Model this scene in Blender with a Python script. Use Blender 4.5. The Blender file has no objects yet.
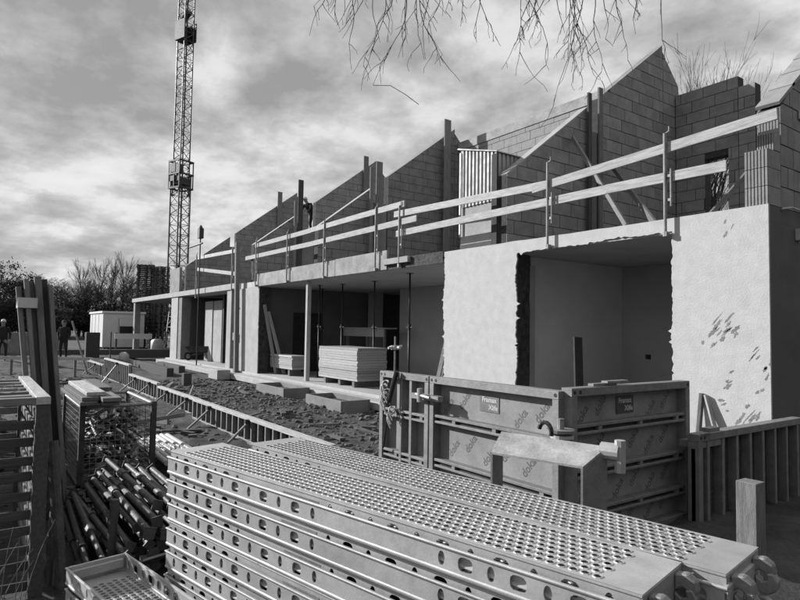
import bpy, bmesh, math, random
from mathutils import Vector, Matrix, noise as mnoise
S = bpy.context.scene
COL = S.collection
R = math.radians
rng = random.Random(7)

# ------------------------------------------------------------ camera, sky, sun
YAW, PITCH, ROLL, EYE = R(35.3), R(2.86), R(0.9), 1.6
v0 = Vector((-math.cos(YAW), math.sin(YAW), 0)); r0 = Vector((math.sin(YAW), math.cos(YAW), 0)); u0 = Vector((0, 0, 1))
fw = v0*math.cos(PITCH) + u0*math.sin(PITCH); u1 = u0*math.cos(PITCH) - v0*math.sin(PITCH)
cu = u1*math.cos(ROLL) - r0*math.sin(ROLL); cr = u1*math.sin(ROLL) + r0*math.cos(ROLL)
cd = bpy.data.cameras.new('camera'); cam = bpy.data.objects.new('camera', cd); COL.objects.link(cam)
cam.matrix_world = Matrix(((cr.x, cu.x, -fw.x, 0), (cr.y, cu.y, -fw.y, 0), (cr.z, cu.z, -fw.z, EYE), (0, 0, 0, 1)))
cd.sensor_width = 36; cd.lens = 27; cd.clip_start = .05; cd.clip_end = 3000
S.camera = cam

SUN_EL, SUN_DIR = R(23), Vector((-.83, -.56, 0)).normalized()
to_sun = SUN_DIR*math.cos(SUN_EL) + u0*math.sin(SUN_EL)
sd = bpy.data.lights.new('sun', 'SUN'); sd.energy = 5.0; sd.angle = R(.6); sd.color = (1, 1, 1)
sun = bpy.data.objects.new('sun', sd); COL.objects.link(sun)
sun.rotation_euler = to_sun.to_track_quat('Z', 'Y').to_euler(); sun.location = (-20, -20, 30)

W = bpy.data.worlds.new('World'); S.world = W; W.use_nodes = True
nt = W.node_tree; N = nt.nodes; L = nt.links; N.clear()
def wn(t, **k):
    n = N.new(t)
    for a, b in k.items(): setattr(n, a, b)
    return n
def wm(op, a, b=None, c=None):
    n = wn('ShaderNodeMath', operation=op)
    for i, x in enumerate((a, b, c)):
        if x is None: continue
        if isinstance(x, (int, float)): n.inputs[i].default_value = x
        else: L.new(x, n.inputs[i])
    return n.outputs[0]
out = wn('ShaderNodeOutputWorld'); bg = wn('ShaderNodeBackground'); bg.inputs[1].default_value = .064
L.new(bg.outputs[0], out.inputs[0])
sky = wn('ShaderNodeTexSky', sky_type='NISHITA'); sky.sun_disc = False
sky.sun_elevation = SUN_EL; sky.sun_rotation = math.atan2(SUN_DIR.x, SUN_DIR.y)
bw = wn('ShaderNodeRGBToBW'); L.new(sky.outputs[0], bw.inputs[0])
tc = wn('ShaderNodeTexCoord'); sx = wn('ShaderNodeSeparateXYZ'); L.new(tc.outputs['Generated'], sx.inputs[0])
zz = wm('ADD', wm('MAXIMUM', sx.outputs[2], 0.0), .24)
cx = wn('ShaderNodeCombineXYZ'); L.new(wm('DIVIDE', sx.outputs[0], zz), cx.inputs[0]); L.new(wm('DIVIDE', sx.outputs[1], zz), cx.inputs[1])
def wnoise(scale, det, rough, off, dist=0.0):
    mp = wn('ShaderNodeMapping'); mp.inputs['Location'].default_value = off; L.new(cx.outputs[0], mp.inputs[0])
    n = wn('ShaderNodeTexNoise'); n.inputs['Scale'].default_value = scale; n.inputs['Detail'].default_value = det
    n.inputs['Roughness'].default_value = rough; n.inputs['Distortion'].default_value = dist
    L.new(mp.outputs[0], n.inputs['Vector']); return n.outputs[0]
nA = wnoise(1.25, 10, .58, (5.2, 1.1, .4), .15)
nB = wnoise(3.6, 10, .6, (1.3, 7.4, 2.2), .1)
cov = wm('ADD', wm('MULTIPLY', nA, .6), wm('MULTIPLY', nB, .4))
ramp = wn('ShaderNodeValToRGB'); L.new(cov, ramp.inputs[0])
el = ramp.color_ramp.elements
el[0].position = .38; el[0].color = (3.6,)*3+(1,)
el[1].position = .61; el[1].color = (9.6,)*3+(1,)
for p, c in ((.43, 4.9), (.478, 6.5), (.525, 8.6)):
    e = el.new(p); e.color = (c, c, c, 1)
mx = wn('ShaderNodeMix', data_type='FLOAT'); mx.inputs[0].default_value = .88
L.new(bw.outputs[0], mx.inputs[2])
rb = wn('ShaderNodeRGBToBW'); L.new(ramp.outputs[0], rb.inputs[0]); L.new(rb.outputs[0], mx.inputs[3])
L.new(mx.outputs[0], bg.inputs[0])
vs = S.view_settings; vs.view_transform = 'Standard'; vs.look = 'None'; vs.exposure = .6; vs.gamma = 1; vs.use_curve_mapping = False

# ------------------------------------------------------------ helpers
def tag(o, label=None, cat=None, group=None, kind=None):
    if label: o['label'] = label
    if cat: o['category'] = cat
    if group: o['group'] = group
    if kind: o['kind'] = kind
    return o
def thing(name, label, cat, loc=(0, 0, 0), rz=0, group=None):
    o = bpy.data.objects.new(name, None); COL.objects.link(o); o.location = loc; o.rotation_euler = (0, 0, rz)
    o.empty_display_size = .2
    return tag(o, label, cat, group)
class MB:
    def __init__(s): s.v = []; s.f = []; s.mi = []; s.m = 0
    def add(s, vs, fs):
        b = len(s.v); s.v += [tuple(p) for p in vs]
        for f in fs: s.f.append(tuple(b+i for i in f)); s.mi.append(s.m)
        return s
    def box(s, x0, x1, y0, y1, z0, z1):
        return s.add([(x0,y0,z0),(x1,y0,z0),(x1,y1,z0),(x0,y1,z0),(x0,y0,z1),(x1,y0,z1),(x1,y1,z1),(x0,y1,z1)],
                     [(0,3,2,1),(4,5,6,7),(0,1,5,4),(1,2,6,5),(2,3,7,6),(3,0,4,7)])
    def tube(s, p, q, r, r2=None, n=8, cap=True):
        p = Vector(p); q = Vector(q); r2 = r if r2 is None else r2; d = q-p
        if d.length < 1e-6: return s
        d.normalize(); a = d.orthogonal().normalized(); b = d.cross(a)
        vs = []
        for c, rr in ((p, r), (q, r2)):
            for i in range(n):
                t = 2*math.pi*i/n; vs.append(c + a*(rr*math.cos(t)) + b*(rr*math.sin(t)))
        fs = [(i, (i+1) % n, n+(i+1) % n, n+i) for i in range(n)]
        if cap: fs += [tuple(range(n-1, -1, -1)), tuple(range(n, 2*n))]
        return s.add(vs, fs)
    def path(s, pts, r, n=6):
        for i in range(len(pts)-1):
            rr = r if not isinstance(r, (list, tuple)) else r[i]; r2 = r if not isinstance(r, (list, tuple)) else r[i+1]
            s.tube(pts[i], pts[i+1], rr, r2, n, cap=(i in (0, len(pts)-2)))
        return s
    def obox(s, c, ax, ay, az):
        c = Vector(c); ax = Vector(ax); ay = Vector(ay); az = Vector(az)
        vs = [c+ax*i+ay*j+az*k for k in (-1, 1) for (i, j) in ((-1,-1),(1,-1),(1,1),(-1,1))]
        return s.add(vs, [(0,3,2,1),(4,5,6,7),(0,1,5,4),(1,2,6,5),(2,3,7,6),(3,0,4,7)])
    def bar(s, p, q, w, h, up=(0, 0, 1)):
        p = Vector(p); q = Vector(q); d = q-p; up = Vector(up); y = up.cross(d)
        if y.length < 1e-6: y = Vector((1, 0, 0)).cross(d)
        y.normalize(); z = d.cross(y).normalized()
        return s.obox((p+q)/2, d/2, y*(w/2), z*(h/2))
    def prism(s, poly, fn, t0, t1):
        n = len(poly); vs = [fn(a, b, t0) for a, b in poly] + [fn(a, b, t1) for a, b in poly]
        return s.add(vs, [tuple(range(n-1, -1, -1)), tuple(range(n, 2*n))] + [(i, (i+1) % n, n+(i+1) % n, n+i) for i in range(n)])
    def mesh(s, name, mat, smooth=False, off=None, bevel=0):
        me = bpy.data.meshes.new(name)
        o = off or Vector((0, 0, 0))
        me.from_pydata([(x-o[0], y-o[1], z-o[2]) for x, y, z in s.v], [], s.f)
        bm = bmesh.new(); bm.from_mesh(me); bmesh.ops.recalc_face_normals(bm, faces=bm.faces)
        if bevel: bmesh.ops.bevel(bm, geom=bm.edges[:], offset=bevel, segments=1, affect='EDGES', clamp_overlap=True)
        bm.to_mesh(me); bm.free()
        for m in (mat if isinstance(mat, (list, tuple)) else [mat]): me.materials.append(m)
        if any(s.mi) and not bevel: me.polygons.foreach_set('material_index', s.mi)
        if smooth: me.polygons.foreach_set('use_smooth', [True]*len(me.polygons))
        return me
    def build(s, name, mat, parent=None, smooth=False, bevel=0, local=False):
        """verts are world coordinates; origin goes to the parent (unrotated) or, top-level, to the base"""
        if parent is not None:
            off = Vector((0, 0, 0)) if local else wloc(parent)
            me = s.mesh(name, mat, smooth, off, bevel); o = bpy.data.objects.new(name, me); o.parent = parent
        else:
            xs = [p[0] for p in s.v]; ys = [p[1] for p in s.v]; zs = [p[2] for p in s.v]
            off = Vector(((min(xs)+max(xs))/2, (min(ys)+max(ys))/2, min(zs)))
            me = s.mesh(name, mat, smooth, off, bevel); o = bpy.data.objects.new(name, me); o.location = off
        COL.objects.link(o); return o
def wloc(o):
    l = Vector(o.location)
    while o.parent: o = o.parent; l += Vector(o.location)
    return l
def put(name, me, parent=None, loc=(0, 0, 0), rot=(0, 0, 0), scl=None):
    o = bpy.data.objects.new(name, me); COL.objects.link(o); o.parent = parent; o.location = loc; o.rotation_euler = rot
    if scl: o.scale = scl
    return o
def copy_tree(o, parent=None):
    c = o.copy(); COL.objects.link(c); c.parent = parent
    for ch in o.children: copy_tree(ch, c)
    return c
_bc = {}
def beam(name, p, q, w, h, mat, parent=None, up=(0, 0, 1), bevel=.004):
    """a plank or bar of its own, local X along its length"""
    p = Vector(p); q = Vector(q); d = q-p; ln = d.length; x = d.normalized(); up = Vector(up)
    y = up.cross(x)
    if y.length < 1e-5: y = Vector((0, 1, 0)).cross(x)
    y.normalize(); z = x.cross(y)
    me = MB().box(0, ln, -w/2, w/2, -h/2, h/2).mesh(name, mat, bevel=bevel)
    o = bpy.data.objects.new(name, me); COL.objects.link(o)
    m = Matrix(((x.x, y.x, z.x, p.x), (x.y, y.y, z.y, p.y), (x.z, y.z, z.z, p.z), (0, 0, 0, 1)))
    if parent is not None:
        o.parent = parent; m = Matrix.Translation(-wloc(parent)) @ m
    o.matrix_basis = m
    return o

MATS = {}
def mat(name, v, rough=.85, var=.25, scale=6, det=6, bump=.25, bscale=70, metal=0, stretch=(1, 1, 1), rnd=.12, spots=0, spotv=.3, spotscale=3, spec=.3):
    v *= .67; spotv *= .67
    m = bpy.data.materials.new(name); m.use_nodes = True; t = m.node_tree; n = t.nodes; l = t.links
    b = n['Principled BSDF']; b.inputs['Roughness'].default_value = rough; b.inputs['Metallic'].default_value = metal
    b.inputs['Specular IOR Level'].default_value = spec
    c = n.new('ShaderNodeTexCoord'); mp = n.new('ShaderNodeMapping'); mp.inputs['Scale'].default_value = stretch
    l.new(c.outputs['Object'], mp.inputs[0])
    oi = n.new('ShaderNodeObjectInfo'); ad = n.new('ShaderNodeVectorMath'); ad.operation = 'MULTIPLY_ADD'
    ad.inputs[1].default_value = (1, 1, 1); cb = n.new('ShaderNodeCombineXYZ')
    mu = n.new('ShaderNodeMath'); mu.operation = 'MULTIPLY'; mu.inputs[1].default_value = 37
    l.new(oi.outputs['Random'], mu.inputs[0]); l.new(mu.outputs[0], cb.inputs[0]); l.new(mu.outputs[0], cb.inputs[1])
    l.new(mp.outputs[0], ad.inputs[0]); l.new(cb.outputs[0], ad.inputs[2]); V = ad.outputs[0]
    def nz(sc, dt, ro=.6):
        k = n.new('ShaderNodeTexNoise'); k.inputs['Scale'].default_value = sc; k.inputs['Detail'].default_value = dt; k.inputs['Roughness'].default_value = ro
        l.new(V, k.inputs['Vector']); return k.outputs[0]
    def mr(x, a, bb, c0, d0):
        k = n.new('ShaderNodeMapRange'); k.inputs[1].default_value = a; k.inputs[2].default_value = bb; k.inputs[3].default_value = c0; k.inputs[4].default_value = d0
        l.new(x, k.inputs[0]); return k.outputs[0]
    def mm(op, a, bb):
        k = n.new('ShaderNodeMath'); k.operation = op
        for i, x in enumerate((a, bb)):
            if isinstance(x, (int, float)): k.inputs[i].default_value = x
            else: l.new(x, k.inputs[i])
        return k.outputs[0]
    big = mr(nz(scale, det), .3, .7, 1-var, 1+var)
    fine = mr(nz(bscale, 4), .3, .7, 1-var*.5, 1+var*.5)
    val = mm('MULTIPLY', mm('MULTIPLY', big, fine), v)
    val = mm('MULTIPLY', val, mr(oi.outputs['Random'], 0, 1, 1-rnd, 1+rnd))
    if spots:
        sp = mr(nz(spotscale, 8, .7), .5+.2*(1-spots), .56+.2*(1-spots), 0, 1)
        k = n.new('ShaderNodeMix'); k.data_type = 'FLOAT'; l.new(sp, k.inputs[0]); l.new(val, k.inputs[2]); k.inputs[3].default_value = spotv; val = k.outputs[0]
    l.new(val, b.inputs['Base Color'])
    if bump:
        bp = n.new('ShaderNodeBump'); bp.inputs['Strength'].default_value = bump; bp.inputs['Distance'].default_value = .02
        l.new(nz(bscale, 6, .65), bp.inputs['Height']); l.new(bp.outputs[0], b.inputs['Normal'])
    rr = mr(nz(scale*2.3, 4), .3, .7, max(0, rough-.12), min(1, rough+.12)); l.new(rr, b.inputs['Roughness'])
    MATS[name] = m; return m
WOODS = (.9, 9, 9)
M_earth = mat('earth', .075, .95, .55, .9, 8, 1.0, 26, rnd=0, spots=.2, spotv=.13, spotscale=7)
M_plaster = mat('white_plaster', .585, .9, .08, 6, 12, .3, 40, rnd=.02, spots=.12, spotv=.48, spotscale=2.2)
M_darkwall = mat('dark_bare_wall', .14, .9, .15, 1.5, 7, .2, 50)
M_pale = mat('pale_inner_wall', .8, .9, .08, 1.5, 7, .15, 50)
M_endwall = mat('shade_darkened_render', .13, .9, .12, 1.2, 8, .3, 90, rnd=0)  # end wall render, its shade put into a darker base colour
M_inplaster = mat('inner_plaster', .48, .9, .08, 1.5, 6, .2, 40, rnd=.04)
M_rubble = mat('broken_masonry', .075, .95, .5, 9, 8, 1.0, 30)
M_conc = mat('concrete', .27, .85, .2, 2.2, 8, .35, 50, spots=.15, spotv=.22)
M_concl = mat('pale_concrete', .46, .85, .14, 2.2, 8, .35, 50, spots=.15, spotv=.35)
M_brick = mat('clay_block', .28, .92, .22, 3, 8, .5, 40, rnd=.13, spots=.15, spotv=.15, spotscale=4)
M_brickl = mat('clay_block_grooved', .30, .92, .14, 7, 6, .4, 45, rnd=.1)
M_mortar = mat('mortar', .055, .95, .25, 8, 6, .3, 60)
M_sand = mat('pale_block', .34, .9, .12, 5, 6, .3, 50, rnd=.1)
M_wood = mat('new_timber', .5, .75, .3, 4, 6, .3, 30, stretch=WOODS, rnd=.1, spots=.12, spotv=.3, spotscale=4)
M_woodg = mat('grey_timber', .21, .85, .3, 5, 6, .45, 30, stretch=WOODS, rnd=.2)
M_woodd = mat('dark_timber', .085, .85, .3, 5, 6, .4, 30, stretch=WOODS, rnd=.25)
M_ply = mat('plywood', .46, .75, .16, 6, 6, .25, 40, stretch=(.8, 6, 6), rnd=.22)
M_galv = mat('galvanised_steel', .52, .56, .15, 7, 9, .08, 110, metal=.3, rnd=.14, spec=.4, spots=.22, spotv=.3, spotscale=11)
M_galvd = mat('worn_galvanised_steel', .28, .55, .25, 10, 6, .12, 80, metal=.3, rnd=.12, spec=.5)
M_steel = mat('steel_prop', .085, .6, .4, 12, 6, .2, 80, metal=.25, rnd=.25, spec=.5, spots=.2, spotv=.07)
M_dark = mat('dark_steel', .05, .55, .3, 10, 5, .15, 60, metal=.4, rnd=.2)
M_frame = mat('formwork_frame', .28, .6, .2, 9, 6, .15, 60, metal=.3, rnd=.06, spots=.2, spotv=.2, spotscale=7)
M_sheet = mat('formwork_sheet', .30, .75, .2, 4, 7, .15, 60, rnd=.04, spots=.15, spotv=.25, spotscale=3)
M_ink = mat('print_ink', .15, .7, .2, 20, 4, 0, 60)
M_inkl = mat('label_white', .62, .7, .1, 20, 4, 0, 60)
M_crane = mat('crane_paint', .12, .55, .2, 4, 5, .1, 40, metal=.2)
M_white = mat('white_sheet_metal', .66, .5, .06, 3, 5, .05, 50)
M_corr = mat('corrugated_sheet', .48, .6, .12, 3, 5, .05, 50, metal=.1)
M_glass = mat('window_glass', .03, .15, .1, 3, 3, 0, 50, spec=.6)
M_bark = mat('bark', .055, .9, .3, 12, 6, .5, 40, stretch=(1, 1, .3), rnd=.2)
M_twig = mat('twigs', .05, .9, .2, 12, 4, 0, 40, rnd=.3)
M_birch = mat('birch_twig', .07, .85, .2, 12, 4, 0, 40)
M_foliage = mat('evergreen_foliage', .035, .9, .4, 6, 5, 0, 40, rnd=.3)
M_cloth = mat('dark_jacket', .022, .9, .3, 20, 5, .2, 60)
M_trous = mat('dark_trousers', .03, .9, .3, 20, 5, .2, 60)
M_skin = mat('skin', .28, .6, .08, 20, 4, .05, 60)
M_hair = mat('hair', .05, .8, .2, 30, 4, .2, 80)
M_helmet = mat('helmet', .6, .35, .04, 10, 3, 0, 60)
M_wire = mat('wire', .33, .5, .2, 20, 4, 0, 60, metal=.5)
M_strap = mat('strap', .6, .7, .1, 10, 4, .1, 60)
M_straw = mat('dry_straw', .30, .9, .2, 20, 4, 0, 60, rnd=.2)
M_tyre = mat('rubber', .02, .85, .2, 20, 4, .1, 60)

# ------------------------------------------------------------ ground
def sstep(a, b, x):
    t = max(0, min(1, (x-a)/(b-a))); return t*t*(3-2*t)
def gbase(x, y):
    k = sstep(5.5, 7.5, y); a = -25-9*k
    return -.3 + .31*sstep(a, a-7, x)
def gz(x, y):
    z = gbase(x, y)
    if -60 < x < 12 and -12 < y < 14:
        z += .06*mnoise.noise((x*.7, y*.7, .3)) + .05*mnoise.noise((x*2.6, y*2.6, 1.3)) + .028*mnoise.noise((x*6, y*6, 4.1)) + .016*mnoise.noise((x*13, y*13, 2.1))
    if y > 7.2: z = min(z, gbase(x, y)+.02) - .03
    return z
def axis(dense, far_lo, far_hi):
    a = list(dense); st = .35; x = a[0]
    while x > far_lo: st *= 1.16; x -= st; a.insert(0, x)
    st = .35; x = a[-1]
    while x < far_hi: st *= 1.16; x += st; a.append(x)
    return a
gx = axis([-45+.32*i for i in range(78)] + [-20+.085*i for i in range(260)], -2200, 900)
gy = axis([-1.6+.085*i for i in range(122)], -1200, 2200)
g = MB(); nx, ny = len(gx), len(gy)
g.v = [(x, y, gz(x, y)) for y in gy for x in gx]
g.f = [(j*nx+i, j*nx+i+1, (j+1)*nx+i+1, (j+1)*nx+i) for j in range(ny-1) for i in range(nx-1)]; g.mi = [0]*len(g.f)
me = bpy.data.meshes.new('ground'); me.from_pydata(g.v, [], g.f); me.materials.append(M_earth)
me.polygons.foreach_set('use_smooth', [True]*len(me.polygons))
ground = bpy.data.objects.new('ground', me); COL.objects.link(ground); ground['kind'] = 'structure'

# clods and stones lying on the earth: nobody could count them
st = MB(); r2 = random.Random(3)
def clod(mb, x, y, z, s, rr):
    vs = []
    for k in range(2):
        for i in range(5):
            t = 2*math.pi*(i+.5*k)/5; q = s*rr.uniform(.6, 1.1)
            vs.append((x+q*math.cos(t), y+q*math.sin(t), z+(-.3*s if k == 0 else s*rr.uniform(.25, .6))))
    vs.append((x, y, z+s*rr.uniform(.5, .9)))
    mb.add(vs, [(i, (i+1) % 5, 5+i) for i in range(5)] + [((i+1) % 5, 5+(i+1) % 5, 5+i) for i in range(5)] + [(5+i, 5+(i+1) % 5, 10) for i in range(5)])
for i in range(17000):
    if i < 12000: x = r2.uniform(-22, -5.5); y = r2.uniform(4.1, 7.7)
    elif i < 15000: x = r2.uniform(-27, -7); y = r2.uniform(-2, 3.7)
    else: x = r2.uniform(-9, -2.2); y = r2.uniform(-.4, 3.6)
    clod(st, x, y, gz(x, y), .008+.075*r2.random()**9, r2)
o = st.build('loose_stones', mat('stones', .14, .95, .4, 9, 5, .3, 60)); tag(o, 'loose clods and small stones scattered over the dug earth', 'stones', kind='stuff')

rd = random.Random(19); db = MB()
for i in range(260):
    x = rd.uniform(-24, -9.8); y = rd.uniform(-2.5, 3.2)
    if i > 225: x = rd.uniform(-20, -7); y = rd.uniform(4.4, 6.7)
    a = rd.uniform(0, 3.14); l_ = rd.uniform(.1, .75); t_ = rd.uniform(-.12, .12)
    db.obox((x, y, gz(x, y)+.03+abs(t_)*l_*.5), (l_*.5*math.cos(a), l_*.5*math.sin(a), t_*l_*.5), (-.05*math.sin(a), .05*math.cos(a), 0), (0, 0, rd.uniform(.01, .035)))
o = db.build('timber_debris', mat('debris_timber', .12, .9, .5, 3, 6, .3, 30)); tag(o, 'broken timber litter strewn over the yard behind the mesh cage', 'debris', kind='stuff')

def lump(x, y, z0, rx, ry, h, seed):
    mb = MB(); n, m = 14, 8; vs = []
    for j in range(m+1):
        ph = math.pi*j/m - math.pi/2
        for i in range(n):
            th = 2*math.pi*i/n; d = Vector((math.cos(ph)*math.cos(th), math.cos(ph)*math.sin(th), math.sin(ph))); d = Vector([math.copysign(abs(c)**.7, c) for c in d])
            k = 1+.16*mnoise.noise(d*2.2+Vector((seed, 0, 0))); vs.append((x+d.x*rx*k, y+d.y*ry*k, z0+h*.5+d.z*h*.5*k))
    return mb.add(vs, [(j*n+i, j*n+(i+1) % n, (j+1)*n+(i+1) % n, (j+1)*n+i) for j in range(m) for i in range(n)])

# ------------------------------------------------------------ the row of houses in shell
FY = 8.4
house = thing('row_house', 'row of terraced houses in shell, white rendered ground floor and dark block gables', 'building', (-20, FY, -.3))
def part(name, mb, m, parent=None, **k): return mb.build(name, m, parent or house, **k)
part('floor_slab', MB().box(-33.2, -3.62, 8.33, 17, -.30, -.05), M_concl, bevel=.01)
part('foundation_edge', MB().box(-33.2, -10.4, 7.86, 8.325, -.32, -.12), M_concl, bevel=.015)
# storey slab in two levels
slab = part('upper_floor_slab', MB().box(-23.0, -3.60, 8.435, 17, 3.10, 3.31), mat('soffit', .52, .85, .12, 1.2, 7, .15, 40))
part('upper_floor_slab', MB().box(-42.3, -23.0, 8.40, 17, 3.12, 3.36), M_concl, bevel=.008)
# ragged plaster front
def ragged(a, b, amp, step=.045, seed=0):
    r = random.Random(seed); a = Vector((a[0], a[1])); b = Vector((b[0], b[1])); n = max(2, int((b-a).length/step)); d = (b-a).normalized(); p = Vector((-d.y, d.x)); o = []
    for i in range(n):
        t = i/n; w = amp*(mnoise.noise((t*5, seed*3.7, 0))*1.9 + mnoise.noise((t*34, seed, 5))*.9 + r.uniform(-.22, .22) + (r.uniform(-2.2, 1.6) if r.random() < .09 else 0))
        q = a.lerp(b, t) + (p*w if i else Vector((0, 0))); o.append((q.x, q.y))
    return o
def sheet(pts, y0, y1, m, name):
    mb = MB().prism(pts, lambda a, b, t: (a, t, b), y0, y1)
    return part(name, mb, m)
pts = [(-3.57, -.32), (-3.57, 3.325)]
pts += ragged((-3.57, 3.325), (-10.2, 3.335), .004, .2, 9)
pts += ragged((-10.2, 3.335), (-10.17, -.32), .03, .032, 1)
pts += [(-10.17, -.32)] + ragged((-8.02, -.32), (-8.02, 3.1), .035, .03, 2)
pts += ragged((-8.02, 3.1), (-4.9, 3.13), .02, .05, 3)
pts += ragged((-4.9, 3.13), (-4.93, -.32), .028, .032, 4) + [(-4.93, -.32)]
sheet(pts, 8.40, 8.432, M_plaster, 'plaster_front')
# scraped patches where the render was torn away
r3 = random.Random(12); M_scrape = mat('bared_base_coat', .25, .9, .3, 20, 6, .3, 60)
for cx_, cz_, n_, ln, ang in ((-4.02, 3.05, 3, .17, 60), (-4.12, 1.62, 5, .2, 48), (-3.72, 1.35, 4, .2, 50), (-4.05, 1.0, 4, .13, 30), (-4.1, .68, 3, .1, 15), (-4.2, 1.72, 6, .26, 46), (-3.8, .62, 4, .16, 55), (-3.95, .42, 5, .22, 58), (-4.35, 1.5, 3, .1, 50), (-3.62, 1.15, 4, .14, 62), (-3.7, .9, 2, .08, 40)):
    for k in range(n_):
        x = cx_+r3.uniform(-.13, .13); z = cz_+r3.uniform(-.12, .12); a = R(ang+r3.uniform(-9, 9)); h = ln*r3.uniform(.4, 1); w = r3.uniform(.006, .03)
        loop = []
        for i in range(22):
            t = 2*math.pi*i/22; q = r3.uniform(.4, 1.25); u = h*.5*math.cos(t)*q; v_ = w*math.sin(t)*q
            loop.append((min(x+u*math.cos(a)-v_*math.sin(a), -3.575), z+u*math.sin(a)+v_*math.cos(a)))
        sheet(loop, 8.3985, 8.3999, M_scrape, 'scrape')
# masonry cores behind the plaster
def rough_box(x0, x1, y0, y1, z0, z1, seed, amp=.03):
    mb = MB().box(x0, x1, y0, y1, z0, z1)
    bm = bmesh.new(); vs = [bm.verts.new(v) for v in mb.v]
    for f in mb.f: bm.faces.new([vs[i] for i in f])
    bmesh.ops.subdivide_edges(bm, edges=bm.edges[:], cuts=14, use_grid_fill=True)
    q = MB(); bm.verts.index_update()
    for v in bm.verts:
        n = mnoise.noise_vector((v.co.x*7+seed, v.co.y*9, v.co.z*6))
        q.v.append((v.co.x+amp*n.x if v.co.x > x0+1e-4 and False else v.co.x+amp*n.x*(1 if y0+.01 < v.co.y else 0), v.co.y+(amp*.5*n.y if v.co.y > y0+.05 else 0), v.co.z))
    for f in bm.faces: q.f.append(tuple(v.index for v in f.verts)); q.mi.append(0)
    bm.free(); return q
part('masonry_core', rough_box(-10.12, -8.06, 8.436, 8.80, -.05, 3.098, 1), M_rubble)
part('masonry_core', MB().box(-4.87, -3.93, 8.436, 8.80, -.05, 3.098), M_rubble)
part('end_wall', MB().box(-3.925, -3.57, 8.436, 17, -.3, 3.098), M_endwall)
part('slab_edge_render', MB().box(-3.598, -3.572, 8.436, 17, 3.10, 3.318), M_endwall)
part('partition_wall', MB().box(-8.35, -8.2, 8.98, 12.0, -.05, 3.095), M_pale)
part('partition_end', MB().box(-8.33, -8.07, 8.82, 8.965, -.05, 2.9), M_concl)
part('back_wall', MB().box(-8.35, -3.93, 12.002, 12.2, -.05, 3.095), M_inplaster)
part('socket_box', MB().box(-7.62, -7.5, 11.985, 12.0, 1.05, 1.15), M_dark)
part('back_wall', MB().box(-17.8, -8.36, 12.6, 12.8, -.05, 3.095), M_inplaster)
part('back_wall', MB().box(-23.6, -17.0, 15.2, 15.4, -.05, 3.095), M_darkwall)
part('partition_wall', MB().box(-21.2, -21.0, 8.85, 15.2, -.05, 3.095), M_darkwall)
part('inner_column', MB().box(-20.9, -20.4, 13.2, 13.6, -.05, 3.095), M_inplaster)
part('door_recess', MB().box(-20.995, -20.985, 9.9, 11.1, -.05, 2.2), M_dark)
# pier beside the wide opening
pts = [(-20.72, -.3)] + [(-23.15, -.3), (-23.15, 3.09)] + [(-20.75, 3.09)] + ragged((-20.75, 3.09), (-20.72, -.3), .02, .06, 6)
sheet(pts, 8.40, 8.432, M_concl, 'plaster_pier')
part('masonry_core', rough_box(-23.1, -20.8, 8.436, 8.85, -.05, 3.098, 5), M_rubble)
M_edge = mat('edge_board', .33, .85, .3, 2.5, 9, .3, 40, spots=.3, spotv=.2, spotscale=2.5)
# formwork upstand along the slab edge
for x0, x1, z1 in ((-20.95, -18.2, 3.56), (-18.19, -15.1, 3.58), (-15.09, -12.45, 3.60)):
    part('edge_board', MB().box(x0, x1, 8.385, 8.432, 3.11, z1), M_edge, bevel=.006)
part('broken_edge', rough_box(-12.4, -10.25, 8.40, 8.43, 3.10, 3.36, 8, .05), M_rubble)
part('mortar_lump', rough_box(-12.5, -11.45, 8.30, 8.43, 3.22, 3.36, 3, .06), M_concl)
# far piers, canopy post
part('pier', MB().box(-32.85, -31.6, 8.46, 8.9, -.3, 3.115), M_concl, bevel=.02)
part('pier', MB().box(-31.55, -31.0, 8.5, 8.95, -.3, 3.115), M_conc, bevel=.02)
part('pier', MB().box(-24.3, -23.75, 8.46, 8.9, -.3, 3.115), M_concl, bevel=.02)
part('canopy_post', MB().box(-42.1, -41.6, 8.46, 8.8, -.3, 3.115), M_conc, bevel=.02)
part('back_wall', MB().box(-30.9, -23.6, 10.9, 11.1, -.05, 3.10), M_woodg)
for x0, x1, y in ((-29.9, -28.75, 9.32), (-28.7, -27.5, 9.36)):
    part('lining_board', MB().box(x0, x1, y, y+.05, -.04, 2.85), M_concl, bevel=.01)
for i, x in enumerate((-27.2, -26.5, -25.7)):
    part('stud', MB().box(x, x+.11, 9.3+.2*i, 9.42+.2*i, -.04, 3.1), M_woodg if i % 2 else M_dark)
part('partition_wall', MB().box(-31.0, -30.85, 8.95, 10.9, -.05, 3.10), M_woodd)

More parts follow.
